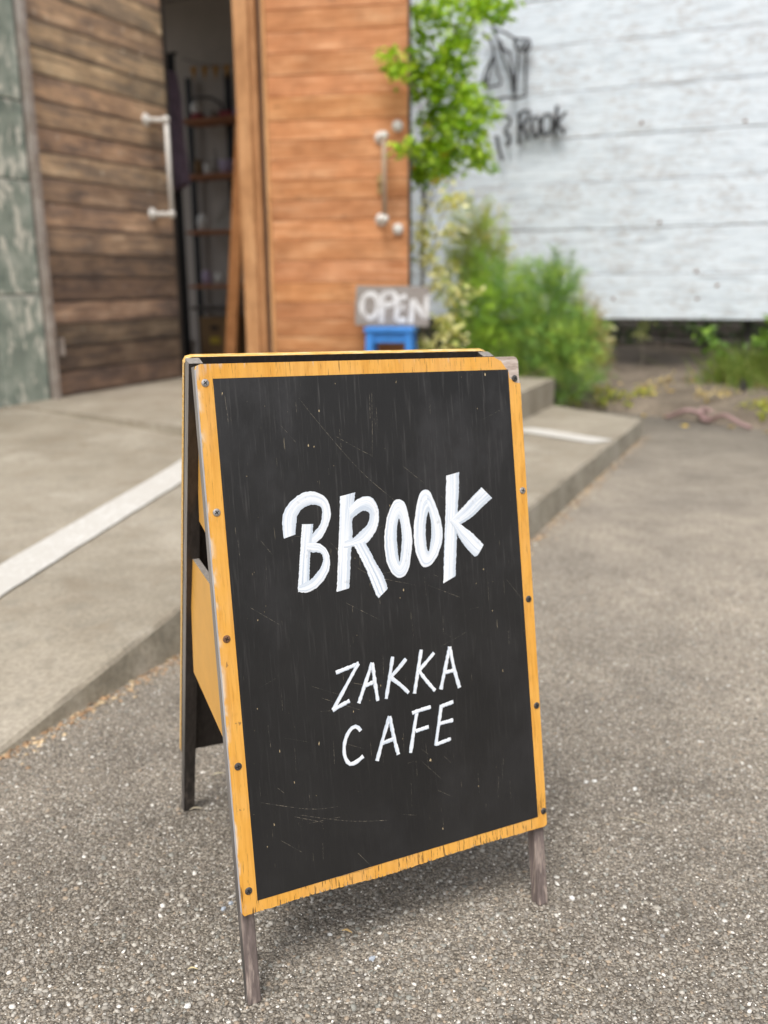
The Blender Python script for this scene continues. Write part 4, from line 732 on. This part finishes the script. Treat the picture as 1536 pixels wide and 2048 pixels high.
for ch, sts in DATA['BROOK']:
    V, F, UV = [], [], []
    for si, (closed, A_, B_) in enumerate(sts):
        v_, f_, u_ = fill_stroke(A_, B_, bool(closed), 60, 9, k); k += 1
        v_ = [(x, y - .00016 * si * CL, z + .00016 * si * SL) for x, y, z in v_]
        F += [tuple(i + len(V) for i in f) for f in f_]; V += v_; UV += u_
    link('letter', mesh('letter', V, F, M['letter'], uvs=UV), fb)
for ch, sts in DATA['THIN']:
    V, F, UV = ribbon(sts, 0.0025, BF, 18, .18, 5, -.00052, -.00064, k); k += 1
    # lift later strokes a hair so that crossings do not share a plane
    per = 18 * 5; V = [(x, y - .00015 * (i // per) * CL, z + .00015 * (i // per) * SL) for i, (x, y, z) in enumerate(V)]
    link('letter', mesh('letter', V, F, M['letter'], uvs=UV), fb)
# cross-head screws
for i, (u, v) in enumerate(DATA['SCREW']):
    q = MB(); c0 = Vector(BF(u, v, 0)); Zs = Vector((0, -CL, SL)); Xs = Vector((1, 0, 0)); Ys = Zs.cross(Xs); an = prs.uniform(0, 1.5)
    X2 = Xs * math.cos(an) + Ys * math.sin(an); Y2 = Zs.cross(X2)
    Mx = Matrix(((X2.x, Y2.x, Zs.x, c0.x), (X2.y, Y2.y, Zs.y, c0.y), (X2.z, Y2.z, Zs.z, c0.z), (0, 0, 0, 1)))
    q.lathe([(.0045, -.0005), (.0047, .0003), (.0042, .0010), (.0030, .0014), (.0014, .0016)], 20, 0, Mx)
    for a0, b0 in ((.0027, .0005), (.0005, .0027)):
        P = [Mx @ Vector((x, y, z)) for z in (.0008, .00172) for y in (-b0, b0) for x in (-a0, a0)]; q.hexa(P, 1)  # raised dark cross, its colour standing in for the shaded recess
    mt = M['rust'] if i == 2 else (M['steel'] if i in (0, 1, 6) else M['steel_dark'])
    o = q.build('screw', [mt, M['slot_shade']], fb, smooth=False)
    if i == 2: o['label'] = 'rusty screw'
# front legs behind the board
def leg(fn, u0, u1, d0, d1, v0, v1, name, parent, outer):
    q = MB(); c = .0016; b_ = .004
    ring = lambda v, i: [fn(u0 + c + i, v, d0 + i), fn(u1 - c - i, v, d0 + i), fn(u1 - i, v, d0 + c + i), fn(u1 - i, v, d1 - i), fn(u0 + i, v, d1 - i), fn(u0 + i, v, d0 + c + i)]
    R_ = [ring(v0, .0022), ring(v0 + b_, 0.0)] + [ring(v0 + b_ + (v1 - v0 - b_) * k / 6, 0.0) for k in range(1, 7)]
    V = [p for r in R_ for p in r]; F, I = [], []
    for i in range(len(R_) - 1):
        for j in range(6):
            F.append((i * 6 + j, i * 6 + (j + 1) % 6, (i + 1) * 6 + (j + 1) % 6, (i + 1) * 6 + j)); I.append(1 if (j == 4 and outer < 0) or (j in (2,) and outer > 0) else 0)
    m_ = len(R_) - 1; F += [tuple(range(5, -1, -1)), tuple(m_ * 6 + j for j in range(6))]; I += [0, 1]
    q.V, q.F, q.I = V, F, I; return q.build(name, [M['leg_dark' if name == 'rear_leg' else 'leg'], M['leg_side']], parent)
leg(BF, .0005, .0175, .0072, .0205, -.006, .772, 'front_leg', sb, -1); leg(BF, .4325, .4495, .0072, .024, -.006, .729, 'front_leg', sb, 1)
# rear frame
L2 = math.atan2(.249, .765); S2, C2 = math.sin(L2), math.cos(L2); VT = .8045
def BB(u, v, d): return (u + .013 + .030 * (1 - v / VT), .496 - v * S2 - d * C2, v * C2 - d * S2)
q = MB(); po = [(0, .125), (.12, .122), (.3, .126), (.45, .123), (.45, VT - .008), (.447, VT - .002), (.44, VT), (.010, VT), (.003, VT - .002), (0, VT - .008)]
q.prism(po, 0.0, 0.0095, BB); q.I[0] = 0; q.I[1] = 1
for i in range(len(po)): q.I[2 + i] = 3 if po[i][1] > .79 else 0
rb = q.build('rear_board', [M['yellow_plain'], M['back_inner'], M['ply_edge'], M['ply_top']], sb)
leg(BB, .0006, .0186, .0098, .028, -.005, VT - .001, 'rear_leg', sb, -1); leg(BB, .4314, .4494, .0098, .028, -.005, VT - .001, 'rear_leg', sb, 1)
# spreader planks between the frames
def brace(side, zt0, zt1, zb0, zb1, nf, nb):
    q = MB(); uf, ub = (.0180, .0350) if side < 0 else (.4240, .4440)
    P = []
    for (z0, z1) in ((zb0, zb1), (zt0, zt1)):
        for dy in (0, .009):
            P += [(uf + dy, nf, z0), (ub + dy, nb, z1)]
    q.hexa(P, 0); q.I[1] = 1; return q.build('spreader_plank', [M['yellow_plain'], M['leg_side']], sb)
for sd in (-1, 1):
    brace(sd, .474, .478, .282, .298, .118, .337); brace(sd, .690, .690, .536, .540, .155, .277)

# ------------------------------------------------------------------ loose bits on the asphalt
def pebble(x, y, s, col, label, group, seed, name='pebble'):
    r2 = np.random.default_rng(seed); b_ = bmesh.new(); bmesh.ops.create_icosphere(b_, subdivisions=1, radius=1)
    for v in b_.verts: v.co = Vector((v.co.x * s[0], v.co.y * s[1], v.co.z * s[2])) * float(1 + r2.uniform(-.2, .2))
    me = bpy.data.meshes.new(name); b_.to_mesh(me); b_.free(); me.materials.append(M['pebble']); o = link(name, me); o.color = (*col, 1)
    o.location = (x, y, gz(x, y) + s[2] * .55); o.rotation_euler = (0, 0, r2.uniform(0, 6)); return tag(o, label, 'pebble', group)
BLU, WHT, GRY = (.42, .46, .52), (.80, .79, .76), (.36, .355, .34)
pebble(-.021, 1.033, (.0038, .0058, .003), BLU, 'pale blue pebble lying on open asphalt in front of the board', None, 1)
pebble(-.231, 1.131, (.004, .005, .003), BLU, 'blue grey pebble beside the left front leg, nearer of two touching', 'pebbles by the left leg', 2)
pebble(-.223, 1.143, (.0038, .0048, .003), BLU, 'blue grey pebble beside the left front leg, farther of two touching', 'pebbles by the left leg', 3)
pebble(.267, 1.160, (.0050, .0042, .0035), WHT, 'white pebble just right of the right front leg', None, 4)
pebble(-.244, .948, (.0042, .0055, .003), WHT, 'white pebble at the photo edge left of the left front foot', None, 5)
pebble(-.078, 1.079, (.0042, .003, .0025), WHT, 'white chip beside the straw coloured leaf sliver', None, 6)
pebble(.374, 1.081, (.0038, .0038, .003), GRY, 'grey pebble on open asphalt right of the board', None, 7)
pebble(.439, 1.466, (.0055, .004, .003), WHT, 'lone white pebble on the asphalt far right of the board', None, 8)
pebble(.357, 1.487, (.0045, .004, .003), WHT, 'smaller pebble of the white pair right of the board', 'pair of white pebbles', 9)
pebble(.373, 1.490, (.0055, .004, .003), WHT, 'larger pebble of the white pair right of the board', 'pair of white pebbles', 10)
def sliver(x, y, l, w, an, col, label, group=None, name='leaf_sliver', cat='leaf'):
    V = []; n = 7
    for i in range(n):
        f = i / (n - 1); hw = w * math.sin(math.pi * (0.08 + .84 * f)); z = .0035 + .0025 * math.sin(math.pi * f); yb = .0008 * math.sin(f * 5)
        V += [(l * (f - .5), yb - hw, z), (l * (f - .5), yb, z + w * .5), (l * (f - .5), yb + hw, z)]
    F = [(i * 3 + j, (i + 1) * 3 + j, (i + 1) * 3 + j + 1, i * 3 + j + 1) for i in range(n - 1) for j in (0, 1)]
    o = link(name, mesh(name, V, F, M['dry_leaf'], cols=[(*col, 1)] * len(V))); o.location = (x, y, gz(x, y)); o.rotation_euler = (0, 0, an); return tag(o, label, cat, group)
TAN = (.62, .44, .22)
sliver(-.055, 1.083, .0145, .0022, -.25, TAN, 'tan dry leaf sliver on the asphalt under the board edge')
sliver(-.250, 1.009, .0130, .0016, .1, (.60, .52, .33), 'pale straw sliver on the asphalt left of the left front leg')
sliver(-.302, 1.500, .021, .0016, .3, (.62, .56, .42), 'pale dry sliver on the asphalt between the two left legs')
sliver(-.320, 1.385, .020, .0018, .25, (.58, .52, .42), 'pale dry sliver close to the left rear foot')
sliver(.41, 1.36, .055, .0008, -.35, (.52, .46, .36), 'thin dry stalk lying on the asphalt right of the board', name='dry_stalk', cat='stalk')
sliver(.235, .985, .045, .0006, -.5, (.50, .45, .38), 'thin dry stalk lying in front of the right front foot', name='dry_stalk', cat='stalk')

# ------------------------------------------------------------------ plants
rp = np.random.default_rng(12)
def bedz(a, b):
    p = AB(a, b, 0); e0 = lerp(a, edge); dv = max(0.0, b - e0); return gz(p.x, p.y) + .06 + .17 * min(dv, 1.7)
def ab3(a, b, z): return np.stack([WV.x * a + EV.x * b, WV.y * a + EV.y * b, z], -1)
def leaf_cloud(clusters, dens, l, w, cols, droop=.3, clump=.035, depth=.8, fold=.35):
    P = []
    for a, b, z, ra, rz in clusters:
        n = max(6, int(dens * ra * rz)); k = max(3, n // 9); d = rp.normal(0, 1, (k, 3)); d /= np.linalg.norm(d, axis=1)[:, None]; d *= rp.random((k, 1)) ** .45
        cen = np.stack([a + d[:, 0] * ra, b + d[:, 1] * ra * depth, z + d[:, 2] * rz], 1); i = rp.integers(0, k, n)
        P.append(cen[i] + rp.normal(0, clump, (n, 3)))
    P = np.concatenate(P); n = len(P); C = ab3(P[:, 0], P[:, 1], P[:, 2])
    ax = rp.normal(0, 1, (n, 3)); ax[:, 2] = ax[:, 2] * .5 - droop; ax /= np.linalg.norm(ax, axis=1)[:, None]
    nr = rp.normal(0, .55, (n, 3)) + np.array([0, -.35, .8]); sd = np.cross(ax, nr); sd /= np.linalg.norm(sd, axis=1)[:, None]; up = np.cross(sd, ax)
    s = rp.uniform(.65, 1.25, (n, 1)); L_ = ax * l * s; W_ = sd * w * s * .5; U_ = up * w * s * fold * .5
    V = np.stack([C, C + L_ * .35 + W_ + U_, C + L_ * .75 + W_ * .7 + U_ * .5, C + L_, C + L_ * .75 - W_ * .7 + U_ * .5, C + L_ * .35 - W_ + U_], 1)
    T = np.array([[0, 1, 2], [0, 2, 3], [0, 3, 4], [0, 4, 5]])[None] + (np.arange(n) * 6)[:, None, None]
    ci = rp.choice(len(cols), n, p=np.array([c[1] for c in cols]) / sum(c[1] for c in cols)); cc = np.array([c[0] for c in cols])[ci] * rp.uniform(.8, 1.2, (n, 1))
    K = np.ones((n, 6, 4)); K[..., :3] = cc[:, None, :]; return V.reshape(-1, 3), T.reshape(-1, 3), K.reshape(-1, 4)
def feather_cloud(clusters, dens, l, w, cols, up=.5):
    """sprays of fine needles along short stems"""
    Vs, Ks = [], []
    for a, b, z, ra, rz in clusters:
        k = max(6, int(dens * ra * rz)); d = rp.normal(0, 1, (k, 3)); d /= np.linalg.norm(d, axis=1)[:, None]; d *= rp.random((k, 1)) ** .62 * 1.15
        base = ab3(a + d[:, 0] * ra, b + d[:, 1] * ra * .7, z + d[:, 2] * rz); dirv = d * .8 + rp.normal(0, .4, (k, 3)); dirv = ab3(dirv[:, 0], dirv[:, 1], dirv[:, 2]); dirv[:, 2] += up; dirv /= np.linalg.norm(dirv, axis=1)[:, None]
        m = 26; f = rp.random((k, m, 1)); st_ = base[:, None] + dirv[:, None] * f * l * 1.3
        nd = rp.normal(0, 1, (k, m, 3)); nd = nd - dirv[:, None] * (nd * dirv[:, None]).sum(-1, keepdims=True); nd /= np.linalg.norm(nd, axis=-1, keepdims=True)
        nd = nd + dirv[:, None] * .9; nd /= np.linalg.norm(nd, axis=-1, keepdims=True); tip = st_ + nd * l * rp.uniform(.4, .9, (k, m, 1))
        sw = np.cross(nd, rp.normal(0, 1, (k, m, 3))); sw = sw / np.linalg.norm(sw, axis=-1, keepdims=True) * w
        Vs.append(np.stack([st_ - sw, st_ + sw, tip], 2).reshape(-1, 3)); ci = rp.choice(len(cols), k, p=np.array([c[1] for c in cols]) / sum(c[1] for c in cols))
        cc = np.array([c[0] for c in cols])[ci] * rp.uniform(.75, 1.25, (k, 1)); K = np.ones((k, m * 3, 4)); K[..., :3] = cc[:, None]; Ks.append(K.reshape(-1, 4))
    V = np.concatenate(Vs); T = np.arange(len(V)).reshape(-1, 3); return V, T, np.concatenate(Ks)
def plant(name, at, label, cat='shrub', group=None):
    return thing(name, Matrix.Translation(at), label, cat, group)
def part(root, name, VTK, mat):
    V, T, K = VTK; V = V - np.array(root.matrix_world.translation); return tag(link(name, npmesh(name, V, T, mat, K), root))
def stems(root, name, paths, mat):
    o0 = root.matrix_world.translation; m = MB()
    for P, r0, r1 in paths:
        Q = spline([tuple(AB(*p)) for p in P], 12); m.tube([Vector(x) - o0 for x in Q], [r0 + (r1 - r0) * i / 11 for i in range(12)], 6)
    return m.build(name, mat, root, smooth=True)
GRN = [((.30, .48, .04), .34), ((.42, .62, .06), .36), ((.17, .33, .035), .16), ((.54, .70, .12), .14)]
DV = DATA
tr = plant('climbing_tree', AB(-2.43, 6.36, bedz(-2.43, 6.36)), 'young bright green small leaved tree beside the orange door', 'tree')
tp_ = [(-2.43, 6.36, .0), (-2.44, 6.33, .7), (-2.42, 6.3, 1.3), (-2.38, 6.26, 1.75), (-2.27, 6.24, 2.2), (-2.1, 6.22, 2.6), (-2.0, 6.2, 3.0)]
stems(tr, 'trunk', [(tp_, .013, .005)], M['bark'])
br = []
for c in DV['VINE']:
    zb = max(.9, c[2] - .22); i = min(range(len(tp_)), key=lambda i: abs(tp_[i][2] - zb)); s_ = tp_[i]; br.append(([s_, ((s_[0] + c[0]) / 2, 6.22, (s_[2] + c[2]) / 2 + .05), (c[0], c[1], c[2])], .005, .002))
stems(tr, 'branches', br, M['bark'])
part(tr, 'crown', leaf_cloud(DV['VINE'], 12500, .060, .033, GRN, droop=.1, clump=.032), M['leaf'])
part(tr, 'yellow_leaves', leaf_cloud(DV['VYEL'], 5200, .045, .024, [((.75, .52, .05), .7), ((.62, .50, .10), .3)], clump=.018), M['leaf'])
va = plant('variegated_shrub', AB(-2.3, 6.34, bedz(-2.3, 6.34)), 'slender shrub with cream edged pale leaves beside the OPEN board', 'shrub')
stems(va, 'stems', [([(-2.3, 6.34, .05), (-2.34, 6.2, .6), (-2.38, 6.12, 1.1), (-2.25, 6.1, 1.36)], .007, .003), ([(-2.28, 6.34, .05), (-2.2, 6.2, .45), (-2.05, 6.1, .75)], .006, .002), ([(-2.34, 6.15, .9), (-2.2, 6.1, 1.3), (-2.0, 6.1, 1.36)], .004, .002)], M['bark'])
part(va, 'foliage', leaf_cloud(DV['VAR'], 4300, .060, .030, [((.66, .65, .36), .5), ((.78, .76, .52), .25), ((.44, .50, .18), .25)], droop=.05, clump=.03), M['leaf'])
def feather_shrub(key, at, label, cols, dens, l, wdt, mat='needle', core=.45):
    r = plant('feathery_shrub', AB(*at, bedz(*at)), label)
    cs = [(a, b_, z, ra * (.74 if key == 'F3' else .9), rz * .92) for a, b_, z, ra, rz in DV[key]]; stems(r, 'stems', [([(at[0] + (c[0] - at[0]) * .2, at[1], bedz(*at) - .01), ((at[0] + c[0]) / 2, (at[1] + c[1]) / 2, c[2] * .55), (c[0], c[1], c[2] + c[4] * .5)], .007, .002) for c in cs], M['bark_dark'])
    part(r, 'foliage', feather_cloud(cs, dens, l, wdt, cols), M[mat]); return r
feather_shrub('F1', (-2.15, 6.85), 'tall olive green feathery shrub against the left end of the white wall', [((.46, .58, .18), .5), ((.56, .66, .22), .3), ((.62, .58, .30), .2)], 3600, .085, .0022)
feather_shrub('F2', (-1.95, 6.6), 'bright green feathery shrub in the middle of the bed', [((.42, .62, .09), .45), ((.26, .44, .08), .35), ((.13, .26, .07), .2)], 3300, .115, .0022)
feather_shrub('F3', (-1.55, 6.65), 'dark green bushy feathery shrub at the right end of the step', [((.16, .29, .09), .42), ((.27, .45, .12), .33), ((.48, .62, .15), .25)], 5200, .125, .0022)
dr = plant('dry_shrub', AB(-1.37, 6.92, bedz(-1.37, 6.92)), 'dry tan brushy stems at the right side of the dark bush', 'shrub')
part(dr, 'foliage', feather_cloud(DV['DRY'], 6000, .10, .0022, [((.42, .33, .17), .6), ((.34, .27, .12), .4)], up=.9), M['needle'])
stems(dr, 'stems', [([(-1.37, 6.92, .05), (-1.38, 6.92, .3), (-1.40, 6.9, .6)], .006, .002)], M['bark'])
# under and beside the wall
st2 = plant('slender_tree', AB(-.31, 7.4, bedz(-.31, 7.4)), 'thin dark trunk with leafy sprigs at the right under the white wall', 'tree')
stems(st2, 'trunk', [([(-.29, 7.15, .0), (-.29, 7.5, .20), (-.31, 7.93, .37), (-.34, 7.99, .75)], .034, .024), ([(-.29, 7.42, .28), (-.40, 7.4, .42), (-.55, 7.4, .50)], .007, .003), ([(-.29, 7.42, .28), (-.24, 7.4, .42), (-.15, 7.4, .52)], .007, .003)], M['bark_dark'])
part(st2, 'crown', leaf_cloud([(-.56, 7.4, .50, .14, .06), (-.47, 7.4, .36, .08, .06), (-.20, 7.38, .40, .14, .11), (-.12, 7.36, .50, .10, .10),  (-.52, 7.5, .30, .08, .05), (-.1, 7.4, .28, .1, .08)], 3800, .07, .035, [((.22, .36, .06), .45), ((.11, .21, .04), .55)], clump=.03), M['leaf'])
def blades(root, name, n, a0, b0, ra, rb, h, w, cols):
    a = a0 + rp.normal(0, ra, n); b = b0 + rp.normal(0, rb, n); z = np.array([bedz(x, y) - .02 for x, y in zip(a, b)]); B = ab3(a, b, z); d = rp.normal(0, .35, (n, 3)); d[:, 2] = 1; d /= np.linalg.norm(d, axis=1)[:, None]
    hh = h * rp.uniform(.5, 1.1, (n, 1)); bend = rp.normal(0, .45, (n, 3)) * hh; bend[:, 2] = -abs(bend[:, 2]) * .3; sd = np.cross(d, rp.normal(0, 1, (n, 3))); sd = sd / np.linalg.norm(sd, axis=1)[:, None] * w
    m_ = B + d * hh * .55 + bend * .2; tp2 = B + d * hh + bend * .8
    V = np.stack([B - sd, B + sd, m_ + sd * .8, m_ - sd * .8, tp2], 1); T = np.array([[0, 1, 2], [0, 2, 3], [3, 2, 4]])[None] + (np.arange(n) * 5)[:, None, None]
    ci = rp.choice(len(cols), n, p=[c[1] for c in cols]); K = np.ones((n, 5, 4)); K[..., :3] = (np.array([c[0] for c in cols])[ci] * rp.uniform(.8, 1.2, (n, 1)))[:, None]
    return part(root, name, (V.reshape(-1, 3), T.reshape(-1, 3), K.reshape(-1, 4)), M['leaf'])
gc = plant('grass_clump', AB(-.22, 7.1, bedz(-.22, 7.1)), 'tuft of long green grass at the foot of the thin trunk', 'grass')
blades(gc, 'blades', 1300, -.24, 7.50, .15, .12, .32, .0045, [((.17, .26, .06), .6), ((.27, .34, .10), .3), ((.40, .40, .20), .1)])
for i, (a, b, z, lab) in enumerate([(-1.40, 7.75, .40, 'pale green sprig growing up under the left part of the white wall'), (-1.12, 7.95, .44, 'thin pale stalk with leaves in the gap under the white wall')]):
    sp_ = plant('leafy_sprig', AB(a, b, bedz(a, b)), lab, 'plant'); stems(sp_, 'stem', [([(a, b, bedz(a, b) - .02), (a + .01, b, .25), (a - .01, b, z + .08)], .005, .002)], M['bark'])
    part(sp_, 'leaves', leaf_cloud([(a, b, z, .045, .10), (a + .02, b, z + .1, .05, .05)], 9000, .05, .024, [((.36, .44, .16), .6), ((.50, .52, .32), .4)], clump=.02), M['leaf'])
hd = plant('dark_hedge', AB(-1.2, 9.1, .1), 'dark evergreen hedge in the shade behind the white wall', 'hedge')
cs = [(-4.2 + k * .34 + rp.uniform(-.1, .1), 9.15 + rp.uniform(-.15, .15), rp.uniform(.22, .50), .26, .20) for k in range(17)]
part(hd, 'foliage', leaf_cloud(cs, 3000, .06, .03, [((.035, .075, .03), .6), ((.07, .12, .035), .4)], clump=.06), M['leaf'])
stems(hd, 'stems', [([(c[0], c[1], .05), (c[0] + .03, c[1], .4), (c[0], c[1], c[2])], .012, .005) for c in cs], M['bark_dark'])['kind'] = 'stuff'
gcov = []
for a, b, ra in [(-1.62, 6.62, .13), (-1.45, 6.78, .14), (-1.25, 6.98, .11), (-1.12, 7.02, .10), (-.98, 7.2, .08), (-1.3, 7.15, .12), (-.15, 6.75, .14), (-.05, 6.62, .12)]: gcov.append((a, b, bedz(a, b) + .02, ra, .03))
V, T, K = leaf_cloud(gcov, 22000, .032, .02, [((.38, .42, .06), .5), ((.22, .30, .05), .3), ((.55, .50, .10), .2)], clump=.02)
tag(link('ground_cover', npmesh('ground_cover', V, T, M['leaf'], K)), 'low yellow green ground cover along the front of the bed', kind='stuff')
Vd, Td, Kd = leaf_cloud([(-2.2 + i * .3, 7.1 + (i % 3) * .25, bedz(-2.2 + i * .3, 7.1 + (i % 3) * .25), .22, .012) for i in range(9)], 30000, .04, .022, [((.46, .36, .20), .45), ((.58, .47, .20), .35), ((.30, .22, .13), .2)], clump=.03)
tag(link('leaf_litter', npmesh('leaf_litter', Vd, Td, M['dry_leaf'], Kd)), 'dry tan leaf litter scattered over the soil below the wall', kind='stuff')
# fallen yellow leaves one could count
lv = None
for i, (a, b) in enumerate([(-1.58, 6.50), (-.93, 6.80), (-.76, 6.74), (-.10, 6.32), (-.02, 6.29), (-.33, 6.46), (-.62, 6.40), (-.05, 6.05), (-1.05, 7.25), (-.80, 7.25)]):
    if lv is None:
        V = [(0, 0, 0), (.015, .018, .004), (.04, .020, .006), (.065, 0, .002), (.04, -.020, .006), (.015, -.018, .004), (.03, 0, 0)]
        me = mesh('fallen_leaf', V, [(0, 6, 1), (1, 6, 2), (2, 6, 3), (3, 6, 4), (4, 6, 5), (5, 6, 0)], M['dry_leaf'], cols=[(.78, .55, .07, 1)] * 7); lv = link('fallen_leaf', me); o = lv
    else: o = lv.copy(); COL.objects.link(o)
    p = AB(a, b, 0); e0 = lerp(a, edge); o.location = (p.x, p.y, (gz(p.x, p.y) if b < e0 else bedz(a, b)) + .006); o.rotation_euler = (rng.uniform(-.2, .2), rng.uniform(-.2, .2), rng.uniform(0, 6)); s_ = rng.uniform(.8, 1.2); o.scale = (s_, s_, s_)
    tag(o, 'yellow fallen leaf ' + ['at the corner of the concrete step', 'on the bed edge left of the pink hose', 'on the bed edge touching the pink hose side', 'on the asphalt near the photo edge below the grass tuft', 'closest to the photo edge below the grass tuft', 'just behind the pink hose', 'on the asphalt in front of the hose loop', 'alone on the asphalt in front of the bed', 'on bare soil right of the dry tan stems', 'on bare soil in the middle of the bed'][i], 'leaf', 'yellow leaves fallen along the bed')
# old rubber hose left at the bed edge
m = MB(); hp = [(-.75, 6.66), (-.60, 6.58), (-.46, 6.63), (-.42, 6.72), (-.50, 6.74), (-.52, 6.62), (-.42, 6.48), (-.30, 6.38), (-.18, 6.36)]
Q = [AB(a, b, 0) for a, b in [tuple(x) for x in spline(hp, 60)]]; m.tube([Vector((p.x, p.y, gz(p.x, p.y) + .025 + .06 * abs(math.sin(i * .16)) ** 2)) for i, p in enumerate(Q)], .014, 8)
tag(m.build('garden_hose', M['hose'], smooth=True), 'short faded pink hose lying in loops at the bed edge', 'hose')
